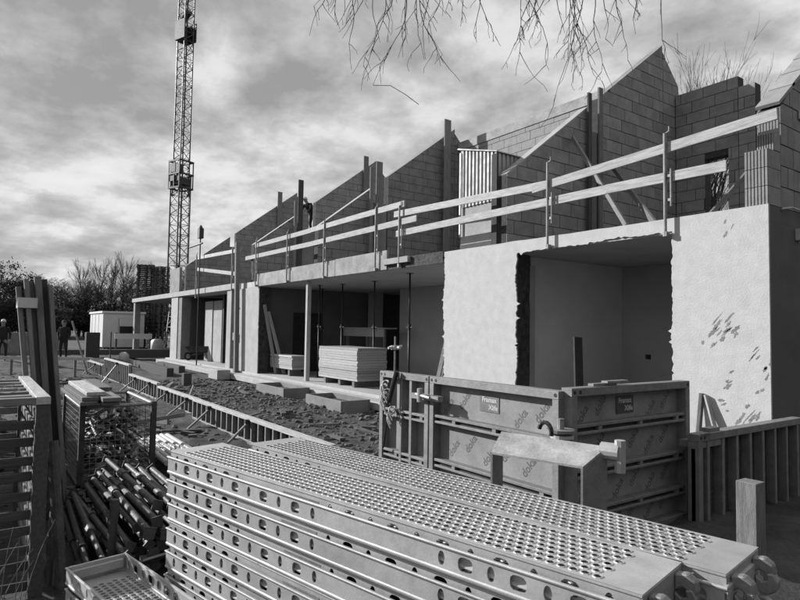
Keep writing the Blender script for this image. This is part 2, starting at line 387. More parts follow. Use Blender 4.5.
# block walls of the upper storey
def clip(poly, edges):
    for (ax, ay), (bx, by) in edges:
        o = []
        for i in range(len(poly)):
            p, q = poly[i], poly[(i+1) % len(poly)]
            sp = (bx-ax)*(p[1]-ay)-(by-ay)*(p[0]-ax); sq = (bx-ax)*(q[1]-ay)-(by-ay)*(q[0]-ax)
            if sp >= -1e-9: o.append(p)
            if sp*sq < -1e-12:
                t = sp/(sp-sq); o.append((p[0]+t*(q[0]-p[0]), p[1]+t*(q[1]-p[1])))
        poly = o
        if len(poly) < 3: return []
    return poly
def area(p): return abs(sum(p[i][0]*p[(i+1) % len(p)][1]-p[(i+1) % len(p)][0]*p[i][1] for i in range(len(p))))/2
BC, BL, J = .29, .6, .014
FULL = {}
def block_wall(poly, fixed, thick, along, z0=3.31, holes=(), seed=0, single=lambda u, z: True, mt=None, wname='gable_wall'):
    """poly: convex (u,z) ccw. along 'y': wall in plane x=fixed (front face), u=y ; along 'x': plane y=fixed, u=x"""
    mt = mt or M_brick; r = random.Random(seed)
    if along == 'y': fn = lambda u, z, t: (fixed-t, u, z)
    else: fn = lambda u, z, t: (u, fixed+t, z)
    edges = [(poly[i], poly[(i+1) % len(poly)]) for i in range(len(poly))]
    core = MB(); us = [p[0] for p in poly]; zs = [p[1] for p in poly]; umin, umax, zmax = min(us), max(us), max(zs)
    cuts = sorted({umin, umax} | {h[0] for h in holes} | {h[1] for h in holes})
    for a, b in zip(cuts[:-1], cuts[1:]):
        hs = [h for h in holes if h[0] <= a+1e-6 and h[1] >= b-1e-6]
        spans = [(z0, hs[0][2]), (hs[0][3], zmax)] if hs else [(z0, zmax)]
        for c, d in spans:
            q = clip([(a+.004, c), (b-.004, c), (b-.004, d-.004), (a+.004, d-.004)], edges)
            if len(q) > 2: core.prism(q, fn, .014, thick-.014)
    w = core.build(wname, M_mortar, house)
    rest = MB(); k = 0; z = z0
    while z < zmax-.02:
        iv = [(umin, umax)]
        for h in holes:
            if h[2] < z+BC-.02 and h[3] > z+.02:
                iv = [s for a, b in iv for s in ((a, min(b, h[0])), (max(a, h[1]), b)) if s[1]-s[0] > .03]
        for a, b in iv:
            u = umin - (BL*.5 if k % 2 else 0) - r.choice((0, .08, .16))
            while u < b:
                c, d = max(u, a), min(u+BL, b)
                if d-c > .05:
                    full = [(c+J/2, z+J/2), (d-J/2, z+J/2), (d-J/2, z+BC-J/2), (c+J/2, z+BC-J/2)]
                    q = clip(full, edges)
                    if len(q) > 2 and area(q) > .004:
                        jt = r.uniform(-.004, .004)
                        if single((c+d)/2, z):
                            if abs(d-c-BL) < 1e-6 and abs(area(q)-area(full)) < 1e-6:
                                key = (along, thick, mt.name)
                                if key not in FULL:
                                    g2 = (lambda u_, z_, t: (-t, u_, z_)) if along == 'y' else (lambda u_, z_, t: (u_, t, z_))
                                    FULL[key] = MB().prism([(J/2, J/2), (BL-J/2, J/2), (BL-J/2, BC-J/2), (J/2, BC-J/2)], g2, 0, thick).mesh('brick', mt, bevel=.004)
                                l = Vector(fn(c, z, jt)) - wloc(w); put('brick', FULL[key], w, l)
                            else:
                                MB().prism(q, fn, jt, thick+jt).build('brick', mt, w)
                        else: rest.prism(q, fn, jt, thick+jt)
                u += BL
        z += BC; k += 1
    if rest.f: tag(rest.build('brickwork', mt, w), kind='stuff')
    return w
SL = .765
def roof(y): return 4.9 + SL*(y-8.87)
RY = 14.45
def gable(X, seed, single, front=8.75, gap=(11.35, 11.75), back=1.6, fz=None):
    a = front; g0, g1 = gap
    block_wall([(a, 3.31), (g0, 3.31), (g0, roof(g0)), (a, roof(a))], X, .24, 'y', seed=seed, single=single)
    block_wall([(g1, 3.31), (RY, 3.31), (RY, roof(RY)), (g1, roof(g1))], X, .24, 'y', seed=seed+1, single=single)
    rz = roof(RY)-.18
    block_wall([(RY+.004, 3.31), (RY+.75, 3.31), (RY+.75, rz-.75), (RY+.004, rz)], X, .24, 'y', seed=seed+2, single=lambda u, z: single(u, z) and z > 5)
    # strip on the raked top, pale on the front leaf to paint its sunlit edge
    for p, q in ((a, g0), (g1, RY)):
        MB().bar((X-.12, p, roof(p)+.008), (X-.12, q, roof(q)+.008), .245, .03 if (X > -9 and p < 10) else .012).build('raked_lit_edge', M_concl if p < 10 else M_brick, house)
    # tie column between the two leaves
    MB().box(X-.2, X-.04, g0+.005, g1-.005, 3.31, roof(g0)-.5).build('tie_column', M_conc, house)
gable(-8.65, 10, lambda u, z: True)
gable(-17.0, 20, lambda u, z: False, front=8.8, gap=(10.85, 11.45))
gable(-22.4, 30, lambda u, z: False, front=8.8, gap=(10.6, 11.45))
gable(-30.5, 40, lambda u, z: False, front=8.5, gap=(10.7, 11.0))
# end gable: grooved block ends face the street
X0 = -3.575
def endroof(y): return 4.60 + .82*(y-8.62)
block_wall([(8.80, 3.325), (9.2, 3.325), (9.2, endroof(9.2)), (8.80, endroof(8.80)-.05)], X0, .30, 'y', z0=3.325, seed=50, wname='end_gable_wall')
block_wall([(9.2, 3.325), (15.0, 3.325), (15.0, endroof(11.5)), (11.5, endroof(11.5)), (9.2, endroof(9.2))], X0, .30, 'y', z0=3.325, seed=51, single=lambda u, z: u < 10.6, wname='end_gable_wall')
for i in range(9):
    y = 8.78+.42*i
    if y < 11.2: MB().bar((X0-.15, y, endroof(y)+.03), (X0-.15, y+.5, endroof(y+.5)+.015), .31, .045).build('raked_tile', M_sand, house)
def grooved(x0, x1, y0, y1, z0, z1):
    mb = MB().box(x0+.002, x1-.002, y0+.014, y1, z0+.004, z1-.004); n = 7; w = (x1-x0)/n
    for i in range(n): mb.box(x0+w*i+.008, x0+w*(i+1)-.008, y0, y0+.016, z0+.004, z1-.004)
    return mb
jw = part('end_block_pillar', MB().box(X0-.28, X0-.03, 8.46, 8.79, 3.325, 4.06), M_mortar)
for k in range(3): grooved(X0-.30, X0, 8.42, 8.797, 3.325+.25*k, 3.325+.25*(k+1)).build('brick', M_brickl, jw)
grooved(X0-.22, X0, 8.60, 8.797, 4.08, 4.33).build('brick', M_brickl, jw)
grooved(X0-.29, X0-.02, 8.803, 9.1, 4.42, 4.66).build('brick', M_brickl, jw)
# rear wall with window opening, and its return pier
rear = block_wall([(-8.62, 3.31), (-7.02, 3.31), (-7.02, 7.95), (-8.62, 7.95)], 15.0, .3, 'x', holes=((-7.85, -7.27, 4.18, 6.06),), seed=60, single=lambda u, z: z > 4.1, wname='rear_wall')
block_wall([(-7.015, 3.31), (-6.62, 3.31), (-6.62, 7.66), (-7.015, 7.66)], 14.99, .3, 'x', seed=61, single=lambda u, z: z > 4.1, wname='rear_pier')
block_wall([(-6.615, 3.31), (-6.38, 3.31), (-6.38, 7.08), (-6.615, 7.08)], 15.02, .3, 'x', seed=63, single=lambda u, z: z > 4.1, wname='rear_pier')
# paler wall between the second and third gable
block_wall([(-16.9, 5.0), (-8.95, 5.0), (-8.95, 8.35), (-16.9, 8.35)], 14.6, .24, 'x', z0=5.0, seed=62, single=lambda u, z: False, mt=M_sand, wname='ridge_wall')
MB().box(-16.95, -8.92, 14.57, 14.88, 8.355, 8.66).build('ring_beam', M_edge, house)
MB().box(-16.9, -8.95, 14.62, 14.82, 3.315, 4.995).build('ridge_wall', M_conc, house)
part('panel_end', MB().box(-33.2, -31.4, 8.44, 8.56, 3.365, 4.62), M_conc, bevel=.01)

mb = MB().path([(-3.55, 8.75, 3.30), (-3.50, 8.95, 3.335), (-3.46, 9.15, 3.30), (-3.44, 9.3, 3.36), (-3.46, 9.6, 3.28)], .014, 6).box(-3.568, -3.50, 9.2, 9.3, 2.92, 3.08)
part('wall_cable', mb, M_strap)
part('spacer_board', MB().box(-3.565, -3.53, 9.36, 9.9, 4.66, 4.78), M_white)

# ------------------------------------------------------------ guardrails on the slab edge
def guardrail(label, posts, boards):
    t = thing('guardrail', label, 'guardrail', (posts[0][0], 8.3, posts[0][1]))
    for X, z0, z1 in posts:
        mb = MB().tube((X, 8.31, z0), (X, 8.31, z1), .024, n=10).tube((X+.01, 8.31, z1-.01), (X+.07, 8.31, z1+.02), .012).tube((X+.07, 8.31, z1+.01), (X+.07, 8.31, z1+.09), .012)
        p = mb.build('post', M_galvd, t, smooth=False)
        c = MB().box(X-.03, X+.03, 8.29, 8.383, z0-.02, z0+.05)
        c.tube((X+.09, 8.318, z0+.42), (X+.09, 8.318, z0+.98), .014).box(X, X+.1, 8.31, 8.326, z0+.5, z0+.54).box(X, X+.1, 8.31, 8.326, z0+.86, z0+.90)
        c.build('clamp', M_galvd, p)
    for (xa, za), (xb, zb), y in boards:
        beam('rail_board', (xa, y, za), (xb, y, zb), .03, .15, M_wood, t)
    return t
guardrail('two-board timber guardrail running from the grooved end pillar past the big window opening',
    [(-4.95, 3.07, 4.60), (-7.2, 3.12, 4.66), (-11.82, 3.14, 4.62)],
    [((-3.42, 4.47), (-7.6, 4.245), 8.352), ((-6.95, 4.27), (-12.15, 4.455), 8.388), ((-4.07, 3.93), (-6.0, 3.955), 8.352), ((-5.7, 3.96), (-12.05, 3.96), 8.388)])
guardrail('long two-board timber guardrail above the wide opening with plywood stacks',
    [(-12.87, 3.12, 4.75), (-15.66, 3.10, 4.80), (-18.22, 3.12, 4.78), (-20.9, 3.12, 4.82)],
    [((-11.66, 4.65), (-16.6, 4.63), 8.345), ((-16.3, 4.63), (-21.15, 4.63), 8.345+.033), ((-11.16, 4.22), (-16.8, 4.20), 8.345), ((-16.5, 4.21), (-22.1, 4.24), 8.345+.033)])
guardrail('short guardrail with one sagging board over the wheelbarrow bay',
    [(-23.4, 3.1, 4.75), (-28.15, 2.95, 4.95)],
    [((-22.6, 4.62), (-28.3, 4.80), 8.346), ((-23.1, 3.72), (-28.3, 4.29), 8.346)])

# ------------------------------------------------------------ planks, posts and braces on the upper floor
def plank(label, p, q, w, h, m=None, up=(0, 1, 0), name='formwork_plank', cat='plank', group=None):
    return tag(beam(name, p, q, w, h, m or M_woodg, None, up), label, cat, group)
plank('tall plank standing against the peak of the gable beside the corrugated shed', (-16.72, 13.86, 3.32), (-16.72, 13.86, 9.33), .05, .30, M_woodg, up=(0, 1, 0))
plank('wider tall plank at the slot of the gable left of the corrugated shed', (-16.74, 10.92, 3.32), (-16.74, 10.92, 7.25), .05, .24, M_woodg)
plank('narrow plank beside the wider one at the gable slot', (-16.74, 10.62, 3.32), (-16.74, 10.62, 7.02), .05, .12, M_woodg)
plank('dark plank rising above the upper-floor worker', (-22.1, 10.62, 3.32), (-22.1, 10.62, 7.64), .05, .22, M_woodd)
plank('short thin plank just behind the dark plank near the upper-floor worker', (-22.1, 10.40, 3.32), (-22.1, 10.40, 6.75), .05, .10, M_woodg)
plank('pale stub of timber topping the gable behind the upper-floor worker', (-22.3, 13.84, 3.32), (-22.3, 13.84, 9.25), .05, .24, M_woodg)
plank('pale stub of timber topping the gable nearest the crane', (-30.4, 13.37, 3.32), (-30.4, 13.37, 9.05), .05, .26, M_woodg)
plank('broad column form board in the slot of the largest gable', (-8.50, 11.62, 3.32), (-8.50, 11.62, 7.28), .05, .14, M_woodg)
plank('narrow column form board in the slot of the largest gable', (-8.56, 11.30, 3.32), (-8.56, 11.30, 7.10), .05, .12, M_woodd)
plank('slim timber brace leaning high on the largest gable', (-8.58, 10.73, 5.95), (-6.25, 9.42, 3.36), .045, .10, M_woodg, up=(0, 0, 1))
plank('lower timber brace propping the foot of the largest gable', (-8.58, 12.10, 5.60), (-5.75, 9.5, 3.36), .05, .12, M_woodg, up=(0, 0, 1))
plank('rough board leaning on the grooved end pillar', (-3.98, 8.9, 3.98), (-4.62, 8.9, 3.36), .03, .12, M_woodg, up=(0, 1, 0))
plank('dark post standing at the front corner of the corrugated shed', (-8.96, 8.72, 3.32), (-8.96, 8.72, 5.30), .16, .05, M_woodd)
plank('timber post in front of the rendered pier, taller than the slab', (-22.35, 8.22, -.33), (-22.6, 8.22, 4.9), .16, .16, M_woodg)
t = thing('downpipe', 'thin pale pipe fixed beside the tall timber post on the rendered pier', 'pipe', (-22.85, 8.3, -.3))
MB().tube((-22.85, 8.32, -.3), (-22.9, 8.32, 3.9), .04).build('tube', M_galvd, t)
MB().box(-22.95, -22.75, 8.26, 8.399, 1.1, 1.4).build('junction_box', M_concl, t)
for z in (.4, 2.4): MB().box(-22.93, -22.79, 8.27, 8.399, z, z+.05).build('clip', M_dark, t)

# corrugated shed on the slab
sh = thing('corrugated_shed', 'small shed of pale corrugated sheet standing on the slab edge', 'shed', (-9.55, 9.4, 3.32))
xa, xb, ya, yb, zb = -10.16, -9.0, 8.80, 9.9, 3.52
def ztop(x): return 5.69 + (x-xa)/(xb-xa)*(-.33)
n = 20; w = (xb-xa)/n; mb = MB()
for i in range(n):
    x0 = xa+w*i; y = ya if i % 2 else ya+.03
    mb.add([(x0, y, 4.35), (x0+w, y, 4.35), (x0+w, y, ztop(x0+w)), (x0, y, ztop(x0))], [(0, 1, 2, 3)])
    mb.add([(x0+w, ya, 4.35), (x0+w, ya+.03, 4.35), (x0+w, ya+.03, ztop(x0+w)), (x0+w, ya, ztop(x0+w))], [(0, 1, 2, 3)])
mb.build('corrugated_front', M_corr, sh)
mb = MB()
for i in range(18):
    y0 = ya+(yb-ya)/18*i; y1 = ya+(yb-ya)/18*(i+1); x = xb if i % 2 else xb-.03
    mb.add([(x, y0, zb), (x, y1, zb), (x, y1, 5.36), (x, y0, 5.36)], [(0, 1, 2, 3)]).add([(xb, y1, zb), (xb-.03, y1, zb), (xb-.03, y1, 5.36), (xb, y1, 5.36)], [(0, 1, 2, 3)])
mb.build('corrugated_side', M_corr, sh)
MB().box(xa, xb-.03, ya+.035, ya+.06, zb, 4.345).build('lower_panel', M_concl, sh)
MB().box(xa, xa+.03, ya+.065, yb, zb, 5.6).build('side_panel', M_corr, sh)
MB().box(xa, xb-.032, yb+.002, yb+.03, zb, 5.36).build('rear_panel', M_corr, sh)
MB().add([(xa-.05, ya-.04, 5.72), (xb+.04, ya-.04, 5.385), (xb+.04, yb+.05, 5.385), (xa-.05, yb+.05, 5.72), (xa-.05, ya-.04, 5.69), (xb+.04, ya-.04, 5.365), (xb+.04, yb+.05, 5.365), (xa-.05, yb+.05, 5.69)], [(0,1,2,3),(7,6,5,4),(0,4,5,1),(1,5,6,2),(2,6,7,3),(3,7,4,0)]).build('roof_sheet', M_corr, sh)
for y in (ya+.02, yb-.2): MB().box(xa, xb-.04, y, y+.12, 3.315, zb-.002).build('bearer', M_woodd, sh)
MB().box(xa+.01, xa+.05, ya-.03, ya-.004, 3.7, 5.6).build('corner_trim', M_galv, sh)

# site lamp beside the far bay
lp = thing('site_lamp', 'site floodlight on a thin pole rising in front of the wheelbarrow bay', 'lamp', (-27.3, 8.2, -.3))
MB().tube((-27.3, 8.2, -.33), (-27.3, 8.2, 5.6), .03).build('pole', M_dark, lp)
MB().tube((-28.9, 8.2, 5.35), (-27.0, 8.2, 5.35), .04).build('arm', M_dark, lp)
MB().box(-27.45, -27.15, 8.1, 8.3, 5.6, 6.05).tube((-27.3, 8.2, 6.05), (-27.3, 8.2, 6.2), .12, .04).build('lamp_head', M_dark, lp)

# ------------------------------------------------------------ inside the openings
def prop_meshes():
    o = MB().tube((0, 0, .01), (0, 0, 1.75), .032, n=10)
    i = MB().tube((0, 0, 1.75), (0, 0, 3.13), .024, n=10)
    c = MB().tube((0, 0, 1.66), (0, 0, 1.8), .045, n=10).tube((-.13, 0, 1.72), (.13, 0, 1.72), .01).tube((.13, 0, 1.72), (.13, 0, 1.6), .01)
    p = MB().box(-.07, .07, -.07, .07, 0, .012); h = MB().box(-.07, .07, -.07, .07, 3.13, 3.142)
    return [(n, m.mesh(n, M_dark, smooth=n.endswith('tube'))) for n, m in (('outer_tube', o), ('inner_tube', i), ('collar', c), ('base_plate', p), ('head_plate', h))]
PM = prop_meshes()
for x, y, lb in ((-18.4, 9.64, 'steel ceiling prop just inside, next to the white timber column'), (-17.37, 9.95, 'steel ceiling prop rising behind the large plywood stack'), (-15.56, 10.05, 'steel ceiling prop rising behind the large plywood stack'), (-12.71, 9.31, 'steel ceiling prop in front of the pale inner wall'), (-20.0, 10.6, 'steel ceiling prop behind the small plywood stack')):
    t = thing('ceiling_prop', lb, 'prop', (x, y, -.048), group='ceiling props')
    for n_, m_ in PM: put(n_, m_, t)
plank('white timber column carrying the slab in the wide opening', (-17.2, 8.62, -.05), (-17.2, 8.62, 3.09), .13, .13, M_wood, name='timber_column', cat='column')
def ply_stack(label, x0, x1, y0, y1, z0, z1, n, blocks, seed):
    r = random.Random(seed); t = thing('plywood_stack', label, 'plywood', ((x0+x1)/2, (y0+y1)/2, -.05)); h = (z1-z0)/n
    me = MB().box(-(x1-x0)/2, (x1-x0)/2, -(y1-y0)/2, (y1-y0)/2, .0015, h-.0015).mesh('sheet', M_ply, bevel=.002)
    for k in range(n): put('sheet', me, t, (r.uniform(-.02, .02), r.uniform(-.015, .015), z0+.05+h*k), (0, 0, r.uniform(-.006, .006)))
    for bx in blocks: MB().box(bx, bx+.12, y0+.05, y1-.05, -.05, z0).build('bearer', M_woodg, t)
ply_stack('large chest-high stack of plywood sheets inside the wide opening', -16.75, -14.45, 8.8, 9.8, .13, 1.07, 13, (-16.5, -15.6, -14.8), 1)
ply_stack('small low stack of plywood sheets beside the rendered pier', -20.75, -18.9, 8.9, 9.45, .18, .66, 7, (-20.4, -19.3), 2)
bench = thing('trestle_bench', 'board bench at the back of the wide opening', 'bench', (-18.4, 11.6, -.05))
MB().box(-20.0, -17.1, 11.5, 12.0, 1.62, 1.67).build('top', M_wood, bench)
MB().box(-19.9, -17.15, 11.48, 11.52, 1.35, 1.615).build('apron', M_ply, bench)
for x in (-19.8, -18.4, -17.3): MB().box(x, x+.08, 11.55, 11.63, -.05, 1.615).build('leg', M_woodg, bench)
for i, (a, b, lb) in enumerate((((-20.3, 8.95, -.04), (-20.74, 8.62, 2.45), 'tallest board leaning in the corner of the wide opening'), ((-20.05, 9.15, -.04), (-20.74, 8.78, 2.2), 'shorter board leaning in the corner of the wide opening'))):
    plank(lb, a, b, .04, .12, M_ply, up=(0, 1, 0))
plank('steeper plank leaning inside against the white pier', (-11.25, 8.98, -.04), (-10.7, 8.98, 1.62), .14, .03, M_woodg, up=(0, 1, 0))
plank('flatter plank leaning inside against the white pier', (-11.45, 9.15, -.04), (-10.7, 9.12, 1.35), .10, .03, M_woodg, up=(0, 1, 0))
plank('dark board leaning on the inner wall of the big window opening', (-6.95, 8.9, -.04), (-7.08, 9.0, 1.52), .04, .22, M_woodd, up=(0, 1, 0))
plank('upright batten leaning on the white corner pier', (-4.50, 8.26, -.31), (-4.45, 8.36, .78), .05, .07, M_woodg, up=(0, 1, 0))
plank('slanting batten leaning on the white corner pier', (-4.05, 8.26, -.31), (-4.40, 8.375, .76), .03, .09, M_wood, up=(0, 1, 0))

# low concrete blocks and box forms in front of the floor slab
tag(MB().box(-22.95, -21.9, 7.35, 7.84, -.34, .02).build('concrete_block', M_concl, bevel=.015), 'squat concrete block at the foot of the rendered pier', 'block')
def box_form(label, x0, x1, y0, y1, z1):
    t = thing('box_form', label, 'formwork', ((x0+x1)/2, (y0+y1)/2, -.34))
    for n_, b in (('front_board', (x0, x1, y0, y0+.05)), ('rear_board', (x0, x1, y1-.05, y1)), ('end_board', (x0, x0+.05, y0+.052, y1-.052)), ('end_board', (x1-.05, x1, y0+.052, y1-.052))):
        MB().box(*b, -.36, z1).build(n_, M_conc, t, bevel=.006)
    MB().box(x0+.052, x1-.052, y0+.052, y1-.052, -.36, z1-.12).build('fill', M_earth, t)
box_form('shallow open box form set in the earth before the small plywood stack', -17.3, -15.35, 7.0, 7.8, -.06)
box_form('shallow open box form set in the earth before the large plywood stack', -13.9, -12.1, 6.95, 7.75, -.06)
r4 = random.Random(5)
for x, y, s, lb in ((-17.9, 6.75, .14, 'broken lump of concrete lying beside the box form'), (-19.6, 5.2, .2, 'dark rubble lump on the earth behind the strip forms')):
    mb = MB(); clod(mb, x, y, -.3, s, r4); tag(mb.build('rubble_lump', M_conc), lb, 'rubble')
tag(MB().box(-20.0, -19.75, 5.55, 5.8, -.34, .1).build('short_post', M_woodd, bevel=.01), 'short dark post stub standing in the bare earth', 'post')
tag(MB().box(-29.5, -23.6, 6.0, 6.25, -.36, .02).build('timber_baulk', M_woodd, bevel=.01), 'long dark timber baulk bordering the earth near the wheelbarrow bay', 'baulk')
tag(MB().box(-29.0, -25.3, 6.9, 7.15, -.36, -.02).build('timber_baulk', M_woodd, bevel=.01), 'shorter dark timber baulk lying close to the slab', 'baulk')
tag(MB().box(-36.5, -35.9, 3.4, 9.4, -.2, .28).build('timber_baulk', M_woodd, bevel=.01), 'dark bank of sleepers lying before the site cabin', 'baulk')
tag(lump(-31.35, 5.95, -.3, .3, .22, .62, 3).build('white_sack', M_concl, smooth=True), 'white sack standing on the baulk near the canopy post', 'sack')
t = thing('barrier', 'white board barrier on posts before the site cabin', 'barrier', (-37, 7.5, 0))
MB().box(-37.05, -37, 6.5, 8.5, .85, 1.15).build('board', M_white, t)
for y in (6.55, 8.35): MB().box(-37.12, -37.06, y, y+.1, -.05, 1.2).build('post', M_woodd, t)

# wheelbarrow
wb = thing('wheelbarrow', 'black wheelbarrow parked in the far bay', 'wheelbarrow', (-29.75, 9.15, -.048), R(54))
def wbp(n, mb, m, **k): return mb.build(n, m, wb, local=True, **k)
tray = MB().add([(-.45,-.3,.42),(.35,-.3,.42),(.35,.3,.42),(-.45,.3,.42),(-.7,-.36,.68),(.5,-.36,.72),(.5,.36,.72),(-.7,.36,.68)], [(0,3,2,1),(0,1,5,4),(1,2,6,5),(2,3,7,6),(3,0,4,7)])
wbp('tray', tray, M_dark)
wl = wbp('wheel', MB().tube((-.62,-.05,.2),(-.62,.05,.2), .2, n=20), M_tyre)
MB().tube((-.62,-.055,.2),(-.62,.055,.2), .1, n=14).build('rim', M_galvd, wl, local=True)
for s in (-1, 1):
    wbp('handle', MB().tube((-.65,.1*s,.2),(.3,.25*s,.42),.02).tube((.3,.25*s,.42),(1.0,.3*s,.62),.02), M_dark)
    wbp('leg', MB().tube((.3,.25*s,.42),(.42,.25*s,0),.018), M_dark)
fr = thing('tubular_gate', 'small tubular gate leaning beyond the wheelbarrow', 'gate', (-26.4, 9.9, -.05))
MB().tube((-26.9, 9.9, -.05), (-26.9, 9.9, 1.25), .025).tube((-25.9, 9.9, -.05), (-25.9, 9.9, 1.25), .025).build('upright', M_galvd, fr)
for z in (.3, .75, 1.2): MB().tube((-26.9, 9.9, z), (-25.9, 9.9, z), .02).build('rung', M_galvd, fr)

# ------------------------------------------------------------ worker bodies
def body(parts, radii, name='body'):
    """skin-modifier figure; parts: chains of (key, xyz, radius) sharing keys"""
    idx = {}; vs = []; rs = []; es = []
    for ch in parts:
        prev = None
        for key, co, r in ch:
            if key not in idx: idx[key] = len(vs); vs.append(co); rs.append(r)
            if prev is not None: es.append((prev, idx[key]))
            prev = idx[key]
    me = bpy.data.meshes.new(name); me.from_pydata(vs, es, []); o = bpy.data.objects.new(name, me); COL.objects.link(o)
    md = o.modifiers.new('skin', 'SKIN'); md.use_smooth_shade = True
    for i, r in enumerate(rs): me.skin_vertices[0].data[i].radius = (r[0], r[1]) if isinstance(r, tuple) else (r, r)
    me.skin_vertices[0].data[0].use_root = True
    o.modifiers.new('sub', 'SUBSURF').levels = 2
    dg = bpy.context.evaluated_depsgraph_get(); m2 = bpy.data.meshes.new_from_object(o.evaluated_get(dg))
    bpy.data.objects.remove(o); return m2
def person(label, loc, rz, pose, helmet=False):
    t = thing('person', label, 'person', loc, rz)
    lean = pose.get('lean', 0); hip = pose.get('hip', .92)
    def up(d, side=0, fwd=0):
        return (side, -(d*math.sin(lean))-fwd*math.cos(lean), hip+d*math.cos(lean)-fwd*math.sin(lean))
    ch = [[('pel', (0, 0, hip), (.17, .125)), ('waist', up(.2), (.165, .13)), ('chest', up(.4), (.19, .135)), ('neck0', up(.53), (.085, .08)), ('neck', up(.60), .06), ('chin', up(.66, 0, .015), (.07, .085)), ('head', up(.75, 0, .02), (.085, .10)), ('crown', up(.83, 0, .01), (.065, .075))]]
    for s in (-1, 1):
        kn = pose.get('knee', (0, .0))
        ch.append([('pel', 0, 0), ('hip%d' % s, (.10*s, 0, hip-.06), .10), ('knee%d' % s, (.11*s+.02*s, -.03-(kn[0] if s > 0 else kn[1]), .48), .068), ('calf%d' % s, (.12*s, .01, .32), .062), ('ank%d' % s, (.12*s, .03, .09), .046), ('toe%d' % s, (.14*s, -.15, .04), (.045, .035))])
        e, h = pose['arms'][0 if s < 0 else 1]
        sh_ = up(.50, .19*s)
        hv = Vector(h); ev = Vector(e); d = (hv-ev).normalized()
        ch.append([('chest', 0, 0), ('sh%d' % s, sh_, .068), ('el%d' % s, tuple(ev), .05), ('wr%d' % s, tuple(hv), .034), ('palm%d' % s, tuple(hv+d*.07), (.042, .022))])
        sd_ = d.orthogonal().normalized()
        for k, (of, ln) in enumerate(((-.03, .075), (-.01, .09), (.01, .085), (.03, .065))):
            b = hv+d*.085+sd_*of; ch.append([('palm%d' % s, 0, 0), ('f%d%d' % (s, k), tuple(b+d*.02), .009), ('g%d%d' % (s, k), tuple(b+d*ln), .008)])
        ch.append([('palm%d' % s, 0, 0), ('t%d' % s, tuple(hv+d*.06-sd_*.045), .010), ('u%d' % s, tuple(hv+d*.10-sd_*.055), .009)])
    # drop placeholder duplicates (keys already defined first)
    m = body(ch, None)
    m.materials.clear()
    for q in (M_cloth, M_trous, M_skin, M_tyre): m.materials.append(q)
    neck = Vector(up(.575)); ax = (Vector(up(.7))-neck).normalized()
    wr = [Vector(pose['arms'][k][1]) for k in (0, 1)]
    for p in m.polygons:
        c = p.center
        if (c-neck).dot(ax) > 0 and (c-neck).length < .4 and abs(c.x) < .13: p.material_index = 2
        elif not pose.get('pockets') and any((c-w).length < .2 and (c-w).dot((w-Vector(pose['arms'][k][0])).normalized()) > 0 for k, w in enumerate(wr)): p.material_index = 2
        elif c.z < .10: p.material_index = 3
        elif c.z < hip-.14: p.material_index = 1
    o = put('body', m, t)
    hd = Vector(up(.77, 0, .02)); cap = MB(); n_, k_ = 12, 6
    vs = []
    for j in range(k_):
        ph = (math.pi/2)*j/k_*1.0 - (0.05 if not helmet else .1)
        for i in range(n_):
            th = 2*math.pi*i/n_; rr = math.cos(ph); vs.append((hd.x+.098*rr*math.cos(th), hd.y+.015+.115*rr*math.sin(th), hd.z+.02+.105*math.sin(ph)))
    cap.add(vs+[(hd.x, hd.y+.015, hd.z+.128)], [(j*n_+i, j*n_+(i+1) % n_, (j+1)*n_+(i+1) % n_, (j+1)*n_+i) for j in range(k_-1) for i in range(n_)] + [((k_-1)*n_+i, (k_-1)*n_+(i+1) % n_, k_*n_) for i in range(n_)])
    if helmet: cap.box(hd.x-.09, hd.x+.09, hd.y-.17, hd.y-.08, hd.z+.0, hd.z+.015)
    cap.build('helmet' if helmet else 'hair', M_helmet if helmet else M_hair, t, smooth=True, local=True)
    f = MB()
    for s in (-1, 1): f.tube((hd.x+.03*s, hd.y-.095, hd.z-.01), (hd.x+.03*s, hd.y-.11, hd.z-.01), .011, n=8)
    f.build('eyes', M_hair, t, local=True)
    MB().add([(hd.x-.012, hd.y-.10, hd.z-.01), (hd.x+.012, hd.y-.10, hd.z-.01), (hd.x, hd.y-.10, hd.z+.03), (hd.x-.016, hd.y-.10, hd.z-.04), (hd.x+.016, hd.y-.10, hd.z-.04), (hd.x, hd.y-.132, hd.z-.035)], [(0, 3, 5), (1, 5, 4), (0, 5, 2), (2, 5, 1), (3, 4, 5)]).build('nose', M_skin, t, local=True)
    for s in (-1, 1): MB().tube((hd.x+.085*s, hd.y+.005, hd.z-.02), (hd.x+.105*s, hd.y+.012, hd.z-.02), .026, n=8).build('ear', M_skin, t, local=True)
    return t
pockets = {'pockets': True, 'arms': (((-.27, .05, 1.14), (-.2, -.08, .97)), ((.27, .05, 1.14), (.2, -.08, .97)))}
stand = {'arms': (((-.27, .03, 1.14), (-.25, -.03, .90)), ((.27, .03, 1.14), (.26, -.10, .92)))}
bend = {'lean': R(42), 'arms': (((-.28, -.45, 1.05), (-.2, -.58, .82)), ((.28, -.45, 1.05), (.2, -.60, .85)))}
person('person in dark jacket standing with hands at the pockets by the low rail', (-32.0, 3.44, gz(-32, 3.44)), R(60), pockets)
person('person in dark work clothes and pale helmet walking near the bundled planks', (-31.2, 1.04, gz(-31.2, 1.04)), R(75), stand, helmet=True)
ws = thing('wall_scaffold', 'raised plank scaffold behind the gable slot, under the bending worker', 'scaffold', (-24.0, 12.0, 3.31))
MB().box(-24.7, -23.3, 11.0, 13.2, 5.74, 5.79).build('deck_boards', M_woodg, ws)
for x in (-24.6, -23.4):
    for y in (11.1, 13.1): MB().tube((x, y, 3.31), (x, y, 5.735), .03).build('leg', M_dark, ws)
person('worker in pale helmet bending over on the scaffold behind the gables', (-24.0, 12.15, 5.795), R(20), bend, helmet=True)

